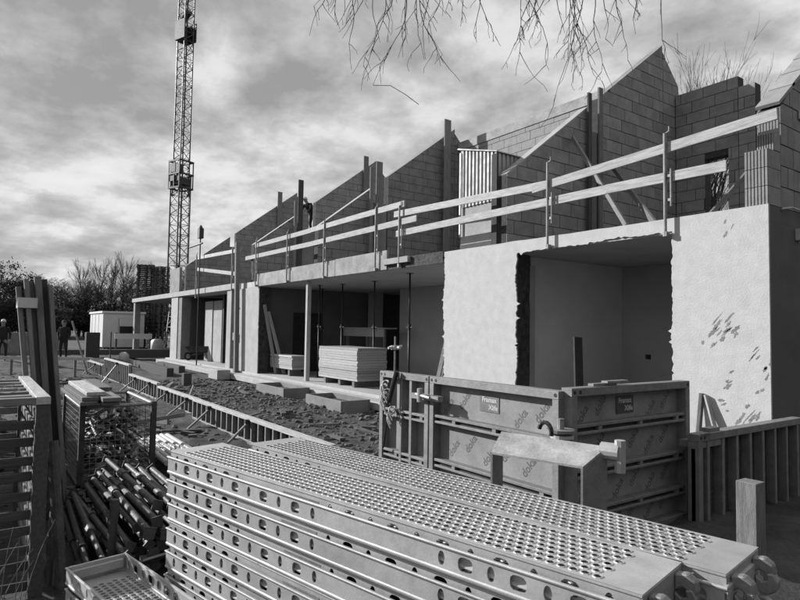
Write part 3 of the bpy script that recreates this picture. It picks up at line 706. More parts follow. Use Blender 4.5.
# ------------------------------------------------------------ text
def text_mesh(s, size, m, bold=0):
    c = bpy.data.curves.new('t', 'FONT'); c.body = s; c.size = size; c.align_x = 'CENTER'; c.align_y = 'CENTER'; c.offset = bold; c.resolution_u = 3
    o = bpy.data.objects.new('t', c); COL.objects.link(o); dg = bpy.context.evaluated_depsgraph_get()
    me = bpy.data.meshes.new_from_object(o.evaluated_get(dg)); bpy.data.objects.remove(o); bpy.data.curves.remove(c)
    me.materials.clear(); me.materials.append(m); return me
TX = text_mesh('doka', .115, M_ink, .0015)
TL1 = text_mesh('Framax', .07, M_inkl, .002); TL2 = text_mesh('Xlife', .07, M_inkl, .002)

# ------------------------------------------------------------ framed formwork panels
def panel(label, loc, rz, ln, ht, ribs, verts=(), marks=True, seed=0, plate=None, sheet_m=None, d=.12):
    t = thing('formwork', label, 'formwork', loc, rz)
    def P(n_, mb, m=M_frame, par=None, bevel=.004): return mb.build(n_, m, par or t, local=True, bevel=bevel)
    b = .075
    tr = P('top_rail', MB().box(0, ln, 0, d, ht-b, ht)); P('bottom_rail', MB().box(0, ln, 0, d, 0, b))
    for x in (0, ln-b): P('stile', MB().box(x, x+b, 0, d, b+.001, ht-b-.001))
    for k in (b/2, ln-b/2, b*1.5):
        MB().tube((k, -.002, ht-b/2), (k, .01, ht-b/2), .018, n=10).build('rail_hole', M_dark, tr, local=True)
    for z in ribs:
        P('rib', MB().box(b+.001, ln-b-.001, .012, d-.01, z+.032, z+.062)); P('rib', MB().box(b+.001, ln-b-.001, .012, d-.01, z-.03, z-.004))
        P('rib_web', MB().box(b+.001, ln-b-.001, .05, .075, z-.003, z+.031), M_dark, bevel=0)
        n_ = max(2, int(ln/.55))
        for k in range(n_): P('rib_spacer', MB().box(b+ln*(k+.5)/n_, b+ln*(k+.5)/n_+.05, .014, .05, z-.003, z+.031), bevel=0)
    for x in verts: P('upright_rib', MB().box(x, x+.05, .01, d-.012, b+.002, ht-b-.002))
    P('facing_sheet', MB().box(b*.5, ln-b*.5, d-.012, d+.006, b*.5, ht-b*.5), sheet_m or M_sheet, bevel=0)
    if marks:
        r = random.Random(seed); zz_ = sorted([b, ht-b]+list(ribs))
        for za, zc in zip(zz_[:-1], zz_[1:]):
            k = 0; x = .2+r.uniform(0, .12)
            while x < ln-.2:
                zc_ = (za+zc)/2+(.05 if k % 2 else -.04)
                if not (plate and abs(x-plate[0]) < .24 and abs(zc_-plate[1]) < .17):
                    put('printed_mark', TX, t, (x, d-.0135, zc_), (R(90), R(-52), 0))
                x += .27; k += 1
    if plate:
        pl = P('label_plate', MB().box(plate[0]-.14, plate[0]+.14, d-.019, d-.014, plate[1]-.085, plate[1]+.085), plate[2], bevel=0)
        put('lettering', TL1, pl, (plate[0], d-.0205, plate[1]+.038), (R(90), 0, 0)); put('lettering', TL2, pl, (plate[0]+.06, d-.0205, plate[1]-.038), (R(90), 0, 0))
    return t
GZ = -.33
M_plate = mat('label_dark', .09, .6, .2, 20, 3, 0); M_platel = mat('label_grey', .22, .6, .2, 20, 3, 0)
panel('narrow framed formwork panel with a chain hanging on it', (-6.39, 4.23, GZ), 0, 1.0, 1.41, (.40, .90), seed=1, marks=False, verts=(.42, .62))
panel('long sunlit formwork panel with diagonal printing and a worn grey label', (-5.37, 4.23, GZ), 0, 1.84, 1.41, (.45, .93), seed=2, plate=(.86, 1.19, M_platel))
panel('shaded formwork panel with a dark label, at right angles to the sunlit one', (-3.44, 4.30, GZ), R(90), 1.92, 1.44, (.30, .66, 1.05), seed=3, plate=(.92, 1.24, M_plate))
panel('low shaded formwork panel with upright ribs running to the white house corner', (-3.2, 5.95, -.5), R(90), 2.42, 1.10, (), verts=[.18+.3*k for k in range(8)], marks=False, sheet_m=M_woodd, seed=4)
tag(MB().box(-3.28, -3.24, 5.95, 6.1, -.4, .45).build('filler_post', M_woodg), 'timber filler post at the meeting of the two shaded panels', 'post')
# shackles, clamps and bits on the panels
cl = thing('panel_clamp', 'stacked round clamp plates at the corner of the two tall formwork panels', 'clamp', (-3.42, 4.15, .72))
MB().tube((-3.42, 4.14, .70), (-3.42, 4.14, .725), .10, n=20).build('plate', M_galv, cl, smooth=False)
MB().tube((-3.44, 4.15, .745), (-3.44, 4.15, .77), .12, n=20).tube((-3.44, 4.15, .72), (-3.44, 4.15, .86), .03, n=10).build('wing_nut', M_galvd, cl)
MB().box(-3.62, -3.40, 4.10, 4.225, .60, .69).build('jaw', M_galvd, cl)
cl = thing('panel_clamp', 'steel clamp bar joining the narrow and the long sunlit panel', 'clamp', (-5.38, 4.17, .85))
MB().box(-5.62, -5.12, 4.15, 4.225, .82, .88).build('bar', M_galvd, cl); MB().tube((-5.38, 4.10, .80), (-5.38, 4.10, .95), .03).tube((-5.45, 4.1, .88), (-5.2, 4.1, .86), .018).build('wedge', M_galv, cl)
cl = thing('panel_clamp', 'steel clamp bar where the shaded tall panel meets the low one', 'clamp', (-3.34, 6.2, .5))
MB().box(-3.43, -3.22, 5.99, 6.5, .455, .52).build('bar', M_galvd, cl); MB().box(-3.20, -3.12, 6.0, 6.2, .63, .67).build('wedge', M_galvd, cl)
cl = thing('tie_clips', 'loose clips lying on the top rail of the shaded tall panel', 'clips', (-3.5, 4.8, 1.11))
MB().box(-3.54, -3.48, 4.65, 5.0, 1.112, 1.135).box(-3.52, -3.45, 4.82, 5.15, 1.136, 1.155).build('clip', M_galvd, cl)
cl = thing('hanging_tackle', 'tie rod with wing nut and coiled chain hooked over the narrow panel', 'tackle', (-6.0, 4.18, .2))
MB().tube((-6.02, 4.20, .95), (-6.02, 4.20, 1.52), .012).build('rod', M_galvd, cl)
MB().tube((-6.02, 4.20, 1.36), (-6.02, 4.20, 1.41), .05, n=8).tube((-6.12, 4.20, 1.385), (-5.92, 4.20, 1.385), .018).tube((-6.02, 4.1, 1.38), (-6.02, 4.3, 1.4), .016).build('wing_nut', M_galv, cl)
r5 = random.Random(4); mb = MB()
for k in range(9):
    a = r5.uniform(-.11, .11); z = .95-.05*k; pts = [(-6.1+a+.05*math.cos(q), 4.16+.03*math.sin(q), z+.1*math.sin(q*.5)-.03*q) for q in [i*.7 for i in range(9)]]
    mb.path(pts, .009+.004*(k % 2), 5)
mb.build('chain', M_galv, cl); MB().tube((-6.1, 4.17, .6), (-6.2, 4.17, .15), .011).tube((-5.95, 4.18, 1.1), (-6.1, 4.17, .7), .03).build('hook', M_dark, cl)
# inverted U stop end
tr = thing('stop_end_trough', 'inverted U of bare metal plate standing behind the deck stacks', 'trough', (-2.4, 2.8, -.3))
fl, frr, bl, br = Vector((-2.71, 2.62, .86)), Vector((-2.15, 2.78, .86)), Vector((-2.79, 2.79, .96)), Vector((-2.13, 2.97, .955))
nn = Vector((0, 0, -.012))
MB().add([fl, frr, br, bl, fl+nn, frr+nn, br+nn, bl+nn], [(0,1,2,3),(7,6,5,4),(0,4,5,1),(1,5,6,2),(2,6,7,3),(3,7,4,0)]).build('top_plate', mat('scuffed_plate', .40, .6, .3, 7, 8, .2, 60, metal=.1, spots=.2, spotv=.3, spotscale=6), tr)
def legp(a, b, inx):
    a2 = Vector((a.x, a.y, -.34)); b2 = Vector((b.x, b.y, -.34)); i = Vector((inx, inx*.28, 0)); a = a+nn*1.05; b = b+nn*1.05
    return MB().add([a, b, b2, a2, a+i, b+i, b2+i, a2+i], [(0,1,2,3),(7,6,5,4),(0,4,5,1),(1,5,6,2),(2,6,7,3),(3,7,4,0)])
legp(fl, bl, .012).build('leg_plate', M_galvd, tr); legp(frr, br, -.012).build('leg_plate', M_galvd, tr)
MB().tube((-2.16, 2.96, .93), (-2.06, 2.99, .93), .05, n=14).tube((-2.06, 2.99, .82), (-2.06, 2.99, 1.0), .03).build('lug', M_galv, tr)
MB().path([(-2.55+.05*math.cos(q), 2.93, .98+.06*math.sin(q)) for q in [i*.4-.3 for i in range(9)]], .014, 6).build('ring', M_dark, tr)
plank('rough sawn stake end standing between the decks and the low shaded panel', (-1.85, 4.05, -.36), (-1.85, 4.05, .68), .125, .12, M_woodg, up=(0, 1, 0), name='timber_stake', cat='stake')
plank('short offcut lying at the foot of the sawn stake', (-1.95, 4.2, .30), (-1.45, 4.28, .30), .2, .1, M_woodg, name='timber_offcut', cat='offcut') if False else None

# ------------------------------------------------------------ strip foundation forms along the terrace
def strip_form(label, x0, x1, y, z0, z1, nb):
    t = thing('strip_form', label, 'formwork', ((x0+x1)/2, y, z0))
    MB().box(x0, x1, y-.05, y+.06, z1-.055, z1).build('top_rail', M_wood, t, bevel=.004)
    MB().box(x0, x1, y-.05, y+.06, z0, z0+.06).build('bottom_rail', M_frame, t, bevel=.004)
    MB().box(x0, x1, y+.035, y+.058, z0+.061, z1-.056).build('facing_sheet', M_woodd, t)
    n_ = max(3, int((x1-x0)/.29)); me = MB().box(-.022, .022, -.045, .03, z0+.061, z1-.056).mesh('rib', M_frame)
    for k in range(n_+1): put('rib', me, t, (x0+.022+(x1-x0-.044)*k/n_-wloc(t).x, 0, -z0))
    for k in range(nb):
        x = x0+(x1-x0)*(k+.6)/nb
        beam('brace', (x, y-.06, z1-.08), (x+.25, y-.62, z0-.02), .035, .035, M_galvd, t)
        MB().box(x-.04, x+.04, y-.12, y-.052, z1-.09, z1-.03).build('shoe', M_dark, t)
strip_form('farthest ribbed strip form by the canopy post', -28.4, -24.65, 4.0, -.34, .14, 1)
strip_form('tall ribbed strip form rising above its neighbours', -24.5, -20.15, 4.02, -.34, .40, 1)
strip_form('ribbed strip form beyond the board-laden mesh cage', -20.05, -16.5, 4.0, -.34, .12, 2)
strip_form('ribbed strip form bordering the earth beside the short dark post', -16.35, -12.95, 3.98, -.34, .06, 2)
strip_form('long ribbed strip form running behind the scaffold decks', -12.85, -6.9, 3.85, -.34, .10, 3)
plank('kerb board lying along the earth just behind the long strip form', (-13.0, 4.12, -.24), (-7.0, 4.0, -.22), .05, .12, M_woodg)
plank('offcut board tilted up on the bare earth', (-15.1, 4.35, -.30), (-15.9, 4.7, -.05), .3, .03, M_wood)

# ------------------------------------------------------------ perforated steel scaffold decks
DL, DW, DH = 2.57, .32, .090
def deck_sheet():
    mb = MB(); p = .0365; rows = 8; y0 = (DW-rows*p)/2; nxc = int((DL-.20)/p); x00 = (DL-nxc*p)/2
    def ring(cx_, cy_, r, z): return [(cx_+r*math.cos(math.pi/4*i), cy_+r*math.sin(math.pi/4*i), z) for i in range(8)]
    for rI in range(rows):
        sh_ = p/2 if rI % 2 else 0; cy_ = y0+p*(rI+.5)
        xl = x00+sh_; xr = x00+sh_+nxc*p-(p if sh_ else 0)
        mb.add([(0, cy_-p/2, 0), (xl, cy_-p/2, 0), (xl, cy_+p/2, 0), (0, cy_+p/2, 0)], [(0, 1, 2, 3)])
        mb.add([(xr, cy_-p/2, 0), (DL, cy_-p/2, 0), (DL, cy_+p/2, 0), (xr, cy_+p/2, 0)], [(0, 1, 2, 3)])
        for c in range(nxc-(1 if sh_ else 0)):
            cx_ = xl+p*(c+.5); h = p/2
            sq = [(cx_+h, cy_, 0), (cx_+h, cy_+h, 0), (cx_, cy_+h, 0), (cx_-h, cy_+h, 0), (cx_-h, cy_, 0), (cx_-h, cy_-h, 0), (cx_, cy_-h, 0), (cx_+h, cy_-h, 0)]
            vs = sq + ring(cx_, cy_, .0168, .0) + ring(cx_, cy_, .0142, .0025) + ring(cx_, cy_, .0116, .0023) + ring(cx_, cy_, .0117, .0004)
            mb.add(vs, [(8*k+i, 8*k+(i+1) % 8, 8*(k+1)+(i+1) % 8, 8*(k+1)+i) for k in range(4) for i in range(8)])
    for a, b in ((0, y0), (DW-y0, DW)): mb.add([(0, a, 0), (DL, a, 0), (DL, b, 0), (0, b, 0)], [(0, 1, 2, 3)])
    me = bpy.data.meshes.new('perforated_sheet'); me.from_pydata(mb.v, [], mb.f); me.materials.append(M_galv); return me
def deck_rail():
    """web with punched holes in plane y=0, x 0..DL, z 0..-DH, with rolled lip"""
    mb = MB(); zc = -.045; hh = .033; n = 16
    seq = []
    for k in range(7): seq.append((.07+.098*k, k % 2))
    for k in range(11): seq.append((1.33+.115*k, k % 2))
    cells = []
    for x, kd in seq: cells.append((x-.045, x+.045, x, kd))
    def q(a, b, za, zb): mb.add([(a, 0, za), (b, 0, za), (b, 0, zb), (a, 0, zb)], [(0, 1, 2, 3)])
    last = 0
    for a, b, x, kd in cells:
        q(last, a, zc-hh, zc+hh); last = b
        out_, in_ = [], []
        for i in range(n):
            t = 2*math.pi*(i+.5)/n; c_, s_ = math.cos(t), math.sin(t)
            m_ = min(.045/max(abs(c_), 1e-6), hh/max(abs(s_), 1e-6)); out_.append((x+c_*m_, 0, zc+s_*m_))
            if kd == 0: in_.append((x+.014*c_, zc+.0235*s_))
            else:
                e = 3.2; k_ = (abs(c_)**e+abs(s_)**e)**(-1/e); in_.append((x+.029*c_*k_, zc+.0235*s_*k_))
        vs = out_ + [(u, 0, w_) for u, w_ in in_] + [(u, .006, w_) for u, w_ in in_]
        mb.add(vs, [(i, (i+1) % n, n+(i+1) % n, n+i) for i in range(n)] + [(n+i, n+(i+1) % n, 2*n+(i+1) % n, 2*n+i) for i in range(n)])
        for sx_, sz_ in ((-1, 1), (1, 1), (-1, -1), (1, -1)):
            pass
        # fill the corners between the last polygon ring and the rectangle
        cs = [((x+.045, 0, zc+hh)), ((x-.045, 0, zc+hh)), ((x-.045, 0, zc-hh)), ((x+.045, 0, zc-hh))]
        for ci, cpt in enumerate(cs):
            qd = [o_ for o_ in out_ if (o_[0]-x)*(cpt[0]-x) > 0 and (o_[2]-zc)*(cpt[2]-zc) > 0]
            for u_, w_ in zip(qd[:-1], qd[1:]):
                if abs(abs(u_[0]-x)-abs(w_[0]-x)) > 1e-5 and abs(abs(u_[2]-zc)-abs(w_[2]-zc)) > 1e-5: mb.add([u_, w_, cpt], [(0, 1, 2)])
    q(last, DL, zc-hh, zc+hh)
    # upper bend and lower lip
    prof = [(0, zc+hh), (-.004, -.008), (-.004, -.003), (.0, .0)]
    low = [(0, zc-hh), (-.007, -.082), (-.008, -.086), (-.006, -DH), (.002, -DH), (.004, -.084)]
    for pr in (prof, low):
        for (ya, za), (yb_, zb_) in zip(pr[:-1], pr[1:]): mb.add([(0, ya, za), (DL, ya, za), (DL, yb_, zb_), (0, yb_, zb_)], [(0, 1, 2, 3)])
    me = bpy.data.meshes.new('side_rail'); me.from_pydata(mb.v, [], mb.f); me.materials.append(M_galv); return me
DS, DR = deck_sheet(), deck_rail()
DE = MB().box(0, .012, .004, DW-.004, -DH, -.003).box(-.02, 0, .02, DW-.02, -.07, -.02).mesh('end_cap', M_galv, bevel=.003)
hk = MB().prism([(.0, -.012), (.035, -.006), (.058, -.022), (.064, -.05), (.05, -.074), (.03, -.07), (.034, -.05), (.02, -.044), (0, -.06)], lambda a, b, t: (a, t, b), 0, .034)
DK = hk.mesh('hook', M_galvd, bevel=.004)
DT = MB().box(1.02, 1.26, -.0012, .0005, -.062, -.026).mesh('stamp_plate', M_galvd)
def make_deck():
    t = thing('scaffold_deck', '', 'scaffold deck')
    put('perforated_sheet', DS, t); put('side_rail', DR, t, (0, .004, 0)); put('side_rail', DR, t, (DL, DW-.004, 0), (0, 0, math.pi))
    put('end_cap', DE, t, (DL-.012, 0, 0)); put('end_cap', DE, t, (.012, DW, 0), (0, 0, math.pi))
    for y in (.035, DW-.08): put('hook', DK, t, (DL+.001, y, 0)); put('hook', DK, t, (-.001, y+.045, 0), (0, 0, math.pi))
    put('stamp_plate', DT, t, (0, .004, 0))
    return t
protod = [make_deck()]
def deck(x, y, z, ang, inv, label, group):
    o = protod.pop() if protod else copy_tree(DECK0)
    c, s = math.cos(ang), math.sin(ang)
    if inv: o.location = (x-s*DW, y+c*DW, z); o.rotation_euler = (math.pi, 0, ang)
    else: o.location = (x, y, z); o.rotation_euler = (0, 0, ang)
    o['label'] = label; o['category'] = 'scaffold deck'; o['group'] = group; return o
DECK0 = protod[0]
GD = 'nested scaffold decks'
PITCH_D = .124
def stack(x, y, ang, z0, n, lab_top, lab_in, seed, top_inv=False):
    r = random.Random(seed)
    for k in range(n):
        jx, jy = r.uniform(-.035, .02), r.uniform(-.005, .005)
        deck(x+jx, y+jy, z0+PITCH_D*k, ang, True, lab_in+', turned face down', GD+' turned face down')
        last = k == n-1
        if last and top_inv: deck_l = None; continue
        deck(x+jx+r.uniform(-.01, .01)-math.sin(ang)*.016, y+jy+math.cos(ang)*.016, z0+PITCH_D*k+.119, ang, False, lab_top if last else lab_in+', face up', GD+(' on top' if last else ' face up'))
A1, A2, A3 = R(12.1), R(9.3), R(10.5)
ZB = .92-.119-9*PITCH_D
stack(-3.42, .895, A1, ZB, 10, 'perforated steel deck lying uppermost on the taller stack beside the prop pile', 'galvanised scaffold deck nested within the stack beside the prop pile', 1)
stack(-3.40, 1.345, A2, ZB, 10, 'perforated steel deck lying uppermost on the stack beside the metal trough', 'galvanised scaffold deck nested within the stack beside the metal trough', 2)
stack(-3.80, .465, A3, ZB, 5, '', 'galvanised scaffold deck in the low stack next to the tall ones', 3, top_inv=True)
for (x, y, a, lb) in ((-3.42, .90, A1, 'timber bearer under the deck stack beside the prop pile'), (-3.40, 1.35, A2, 'timber bearer under the deck stack beside the metal trough'), (-3.80, .47, A3, 'timber bearer under the low deck stack')):
    c, s = math.cos(a), math.sin(a)
    for d_ in (.4, 2.1):
        p = Vector((x+c*d_, y+s*d_, ZB-.058)); plank(lb, p, p+Vector((-s*.33, c*.33, 0)), .1, .1, M_woodd, name='bearer', cat='bearer', group=lb)

# ------------------------------------------------------------ slatted crate
cr_ = thing('slatted_crate', 'weathered slatted timber crate, waist high, with wire and dry stalks on it', 'crate', (-5.85, -.1, -.32))
cx0, cx1, cy0, cy1, cz1 = -6.88, -4.85, -.75, .46, 1.04
for x in (cx1-.09, cx0):
    for y in (cy1-.085, cy0):
        MB().box(x, x+.085, y, y+.085, -.34, cz1).build('post', M_woodd, cr_, bevel=.006)
r6 = random.Random(8)
for k in range(10):
    z = -.20+.122*k
    tl = r6.uniform(-.012, .012)
    beam('front_slat', (cx1-.09, cy1-.088, z+tl), (cx1-.09, cy0+.09, z-tl), .022, .062, M_woodd, cr_)
    beam('rear_slat', (cx0+.05, cy1-.088, z), (cx0+.05, cy0+.09, z), .022, .062, M_woodg, cr_)
    beam('side_slat', (cx0+.09, cy1-.05, z+.03), (cx1-.10, cy1-.05, z+.03+tl), .022, .062, M_woodg, cr_)
beam('top_rail', (cx0, cy1-.045, cz1+.03), (cx1, cy1-.045, cz1+.03), .09, .055, M_wood, cr_)
beam('top_rail', (cx1-.04, cy1-.09, cz1+.028), (cx1-.04, cy0, cz1+.028), .08, .05, M_woodg, cr_)
for k in range(6):
    x = cx0+.12+.3*k; beam('top_slat', (x, cy1-.09, cz1+.02), (x, cy0, cz1+.02+r6.uniform(-.02, .02)), .11, .028, M_woodg, cr_)
# tie wire tangled over the crate, stalks at its foot
mb = MB()
for k in range(16):
    x = cx1+r6.uniform(-.9, .03); y = r6.uniform(-.5, .3); z = cz1+.05+(0 if x < cx1-.1 else -r6.uniform(0, .5)); a = r6.uniform(0, 6.3); pts = []
    for i in range(9): pts.append((x+.035*i*math.cos(a+.5*math.sin(i)), y+.035*i*math.sin(a+.6*math.sin(i*1.3)), z+.02*math.sin(i*1.7+k)+(.0 if x < cx1-.1 else -.02*i)))
    mb.path(pts, .0035, 4)
tag(mb.build('tie_wire', M_wire), 'tangle of loose tie wire draped over the slatted crate', 'wire', kind='stuff')
mb = MB()
for k in range(60):
    x = r6.uniform(-4.75, -4.2); y = r6.uniform(-.35, .32); a = r6.uniform(0, 6.3); h = r6.uniform(.2, .75); ln = r6.uniform(.05, .3); pts = [(x+ln*(i/6)**1.7*math.cos(a), y+ln*(i/6)**1.7*math.sin(a), -.33+h*(i/6)-.08*(i/6)**3) for i in range(7)]
    mb.path(pts, [.004-.0004*i for i in range(7)], 4)
tag(mb.build('dry_weeds', M_straw), 'dry grass stalks growing at the foot of the slatted crate', 'weeds', kind='stuff')

# ------------------------------------------------------------ strapped bundle of planks
for k, (ty, tz, by, w_, xo) in enumerate(((.34, 1.97, .60, .045, .02), (.40, 2.05, .655, .04, .05), (.445, 2.03, .70, .05, -.04), (.50, 2.08, .745, .06, .02), (.56, 2.06, .80, .06, -.05), (.61, 2.0, .85, .04, .04))):
    plank(['slim outermost plank of the strapped bundle leaning by the crate', 'pale-edged plank of the strapped bundle leaning by the crate', 'weathered plank inside the strapped bundle', 'broad plank of the strapped bundle leaning by the crate', 'dark broad plank at the back of the strapped bundle', 'thin batten at the edge of the strapped bundle'][k],
          (-7.12+xo, by, -.34), (-7.05+xo*1.4, ty, tz), w_, .11, M_woodg if k != 4 else M_woodd, up=(1, 0, 0), group='planks of the strapped bundle')
mb = MB()
def band(z, yc, x0, x1, y0, y1, h):
    mb.box(x1, x1+.006, y0, y1, z, z+h); mb.box(x0-.006, x0, y0, y1, z, z+h); mb.box(x0, x1, y0-.006, y0, z, z+h); mb.box(x0, x1, y1, y1+.006, z, z+h)
band(1.76, 0, -7.2, -6.93, .345, .50, .1)
tag(mb.build('strap', M_strap), 'pale strap tied round the leaning plank bundle', 'strap')
# extra leaning poles
plank('long pole slanting across the yard behind the crate', (-10.2, -.2, .75), (-9.0, 1.0, -.32), .09, .09, M_woodg)

# ------------------------------------------------------------ wire mesh cage with boards on it
cg = thing('mesh_cage', 'wire mesh box pallet loaded with boards on its rim', 'cage', (-8.55, 1.45, -.33))
gx0, gx1, gy0, gy1, gzt = -9.35, -7.76, 1.03, 1.87, .68
for x in (gx0, gx1-.06):
    for y in (gy0, gy1-.06): MB().box(x, x+.06, y, y+.06, -.34, gzt).build('post', M_steel, cg)
for y in (gy0+.03, gy1-.03): MB().tube((gx0+.06, y, gzt-.03), (gx1-.06, y, gzt-.03), .022).build('rim', M_galvd, cg)
for x in (gx0+.03, gx1-.03): MB().tube((x, gy0+.06, gzt-.03), (x, gy1-.06, gzt-.03), .022).build('rim', M_galvd, cg)
MB().box(gx0, gx1, gy0, gy1, -.26, -.23).build('floor_plate', M_steel, cg)
def mesh_side(a, b):
    a = Vector(a); b = Vector(b); m_ = MB(); n_ = int((b-a).length/.06)
    for i in range(1, n_): p = a.lerp(b, i/n_); m_.tube((p.x, p.y, -.25), (p.x, p.y, gzt-.03), .0035, n=4)
    for k in range(1, 15): z = -.25+.062*k; m_.tube((a.x, a.y, z), (b.x, b.y, z), .0035, n=4)
    m_.build('wire_mesh', M_wire, cg)
mesh_side((gx1-.03, gy0+.06, 0), (gx1-.03, gy1-.06, 0)); mesh_side((gx0+.06, gy0+.03, 0), (gx1-.06, gy0+.03, 0)); mesh_side((gx0+.06, gy1-.03, 0), (gx1-.06, gy1-.03, 0)); mesh_side((gx0+.03, gy0+.06, 0), (gx0+.03, gy1-.06, 0))
r7 = random.Random(11); j = MB()
for k in range(110):
    p = Vector((r7.uniform(-9.1, -8.0), r7.uniform(1.15, 1.75), -.2+.0065*k)); a = r7.uniform(0, 6.3); d_ = Vector((math.cos(a), math.sin(a)*.4, r7.uniform(-.3, .4)))*.22
    j.tube(p-d_, p+d_, r7.uniform(.01, .03), n=6)
tag(j.build('scrap_fittings', M_steel), 'heap of steel fittings inside the mesh cage', 'scrap', kind='stuff')
for k, (y0, y1, z, xa_, xb_) in enumerate(((1.02, 1.20, .685, -9.55, -7.62), (1.22, 1.40, .685, -9.45, -7.55), (1.04, 1.22, .733, -9.4, -7.66), (1.24, 1.44, .733, -9.3, -7.50), (1.10, 1.30, .781, -9.5, -7.75), (1.32, 1.47, .781, -9.7, -8.3))):
    o = beam('short_board', (xa_, (y0+y1)/2, z+.022), (xb_, (y0+y1)/2+r7.uniform(-.02, .02), z+.022), y1-y0, .044, M_woodg if k != 4 else M_wood)
    tag(o, ('grey board under the pile, at the corner post of the mesh cage', 'grey board under the pile, away from the corner post of the mesh cage', 'middle board of the pile on the mesh cage, over the corner post', 'middle board of the pile jutting farthest over the mesh cage', 'pale board lying uppermost on the mesh cage', 'short grey board lying beside the pale uppermost board')[k], 'board', 'boards on the mesh cage')

# ------------------------------------------------------------ heap of steel props between stakes
def prop_lying(ln):
    o = MB().tube((.01, 0, 0), (ln*.62, 0, 0), .028, n=10); i = MB().tube((ln*.62, 0, 0), (ln, 0, 0), .022, n=10)
    c = MB().tube((ln*.58, 0, 0), (ln*.66, 0, 0), .04, n=8).tube((ln*.62, 0, .0), (ln*.60, .0, .075), .008)
    p = MB().obox((.005, 0, 0), (.006, 0, 0), (0, .029, .029), (0, -.029, .029)); h = MB().obox((ln-.004, 0, 0), (.006, 0, 0), (0, .024, .024), (0, -.024, .024))
    return [(n_, m_.mesh(n_, M_steel, smooth=False)) for n_, m_ in (('outer_tube', o), ('inner_tube', i), ('collar', c), ('base_plate', p), ('head_plate', h))]
PL = [prop_lying(2.1), prop_lying(2.25), prop_lying(1.9)]
r8 = random.Random(21)
lay = [11, 11, 10, 9, 7, 4]
for li, cnt in enumerate(lay):
    for k in range(cnt):
        y = .80+.092*(k+.5*li)+.25*(li > 2)*.3; x = -7.1+r8.uniform(-.1, .3); flip = r8.random() < .5
        t = thing('steel_prop', 'steel prop in the heap with its %s end toward the scaffold decks' % ('thick' if flip else 'thin'), 'prop', (0, 0, 0), group='heap of steel props, %s end to the decks' % ('thick' if flip else 'thin'))
        ps = PL[r8.randrange(3)]; L_ = (2.1, 2.25, 1.9)[PL.index(ps)]; a = r8.uniform(-.045, .045)
        t.location = (x + (L_ if flip else 0), y, -.285+.04+.068*li+.03*(k/cnt)*li*.5); t.rotation_euler = (r8.uniform(0, 6), r8.uniform(-.02, .02), a+(math.pi if flip else 0))
        for n_, m_ in ps: put(n_, m_, t)
for (a, b, rr, lb) in (((-5.0, .60, -.36), (-5.25, .52, .72), .04, 'thick dark pipe standing against the crate'), ((-5.0, .90, -.36), (-5.02, .93, .28), .032, 'short stake pipe in front of the prop heap'), ((-6.9, .66, -.36), (-6.95, .70, .42), .03, 'thin stake at the far end of the prop heap'), ((-5.05, .50, -.36), (-5.5, .60, .62), .03, 'slimmer pipe leaning beside the thick dark pipe')):
    tag(MB().tube(a, b, rr, n=12).build('stake_pipe', M_steel), lb, 'pipe')
for x, y, a, lb in ((-4.75, 1.12, .3, 'flat steel plate lying against the prop heap'), (-4.55, 1.36, -.2, 'smaller steel plate lying beside the prop heap')):
    c, s = math.cos(a), math.sin(a)
    tag(MB().obox((x, y, -.14), (c*.14, s*.14, .08), (-s*.12, c*.12, 0), (-.004, 0, .007)).obox((x-.1, y, -.24), (.03, 0, 0), (0, .03, 0), (0, 0, .11)).build('steel_plate', M_galvd), lb, 'plate')
# pale scaffold tubes on bearers
for k in range(7):
    x0_ = -9.35+r8.uniform(-.1, .1)
    tag(MB().tube((x0_, 1.98+.075*k, -.03), (x0_+1.75, 1.95+.078*k, -.03), .034, n=12).build('scaffold_tube', M_galv, smooth=False), 'pale scaffold tube lying in a row next to the mesh cage', 'tube', 'row of scaffold tubes')
for x in (-9.0, -8.0): tag(MB().box(x, x+.1, 1.92, 2.55, -.36, -.066).build('bearer', M_woodd), 'timber bearer under the row of scaffold tubes', 'bearer', 'bearers under the tubes')
lt = thing('lattice_girder', 'small steel lattice girder lying at the end of the scaffold tubes', 'girder', (-6.6, 2.2, -.3))
for z in (-.25, .0): MB().tube((-7.3, 2.05, z), (-5.6, 2.15, z), .016).build('chord', M_galv, lt)
m_ = MB()
for k in range(9): m_.tube((-7.3+.19*k, 2.05+.011*k, -.25 if k % 2 else 0), (-7.11+.19*k, 2.06+.011*k, 0 if k % 2 else -.25), .01, n=5)
m_.build('lacing', M_galv, lt)
# low rail and odds and ends in the yard to the left
fe = thing('yard_rail', 'low pale timber rail on posts at the feet of the people', 'rail', (-25.8, 2.0, -.3))
MB().bar((-26.6, .3, .36), (-24.6, 3.5, .36), .05, .12).build('rail', M_wood, fe)
for k in range(5):
    p = Vector((-26.6, .3, 0)).lerp(Vector((-24.6, 3.5, 0)), (k+.3)/5); MB().box(p.x-.14, p.x-.06, p.y, p.y+.08, -.36, .34).build('post', M_woodg, fe)
plank('slim pole leaning beside the standing person', (-25.5, 3.6, -.3), (-26.4, 3.1, 1.75), .06, .06, M_woodg)
tag(MB().box(-38.5, -38.0, -2, 4.3, -.1, 1.15).build('boundary_wall', M_conc), 'low grey wall running behind the people', 'wall')
tag(MB().box(-32.6, -32.1, 4.4, 5.0, -.1, 1.25).build('timber_crate', M_woodd, bevel=.02), 'dark upright crate standing next to the site cabin', 'crate')
for x, y, lb in ((-30.2, 5.15, 'thin dark bar planted by the baulks'),): plank(lb, (x, y, -.3), (x, y, 1.3), .05, .05, M_woodd)

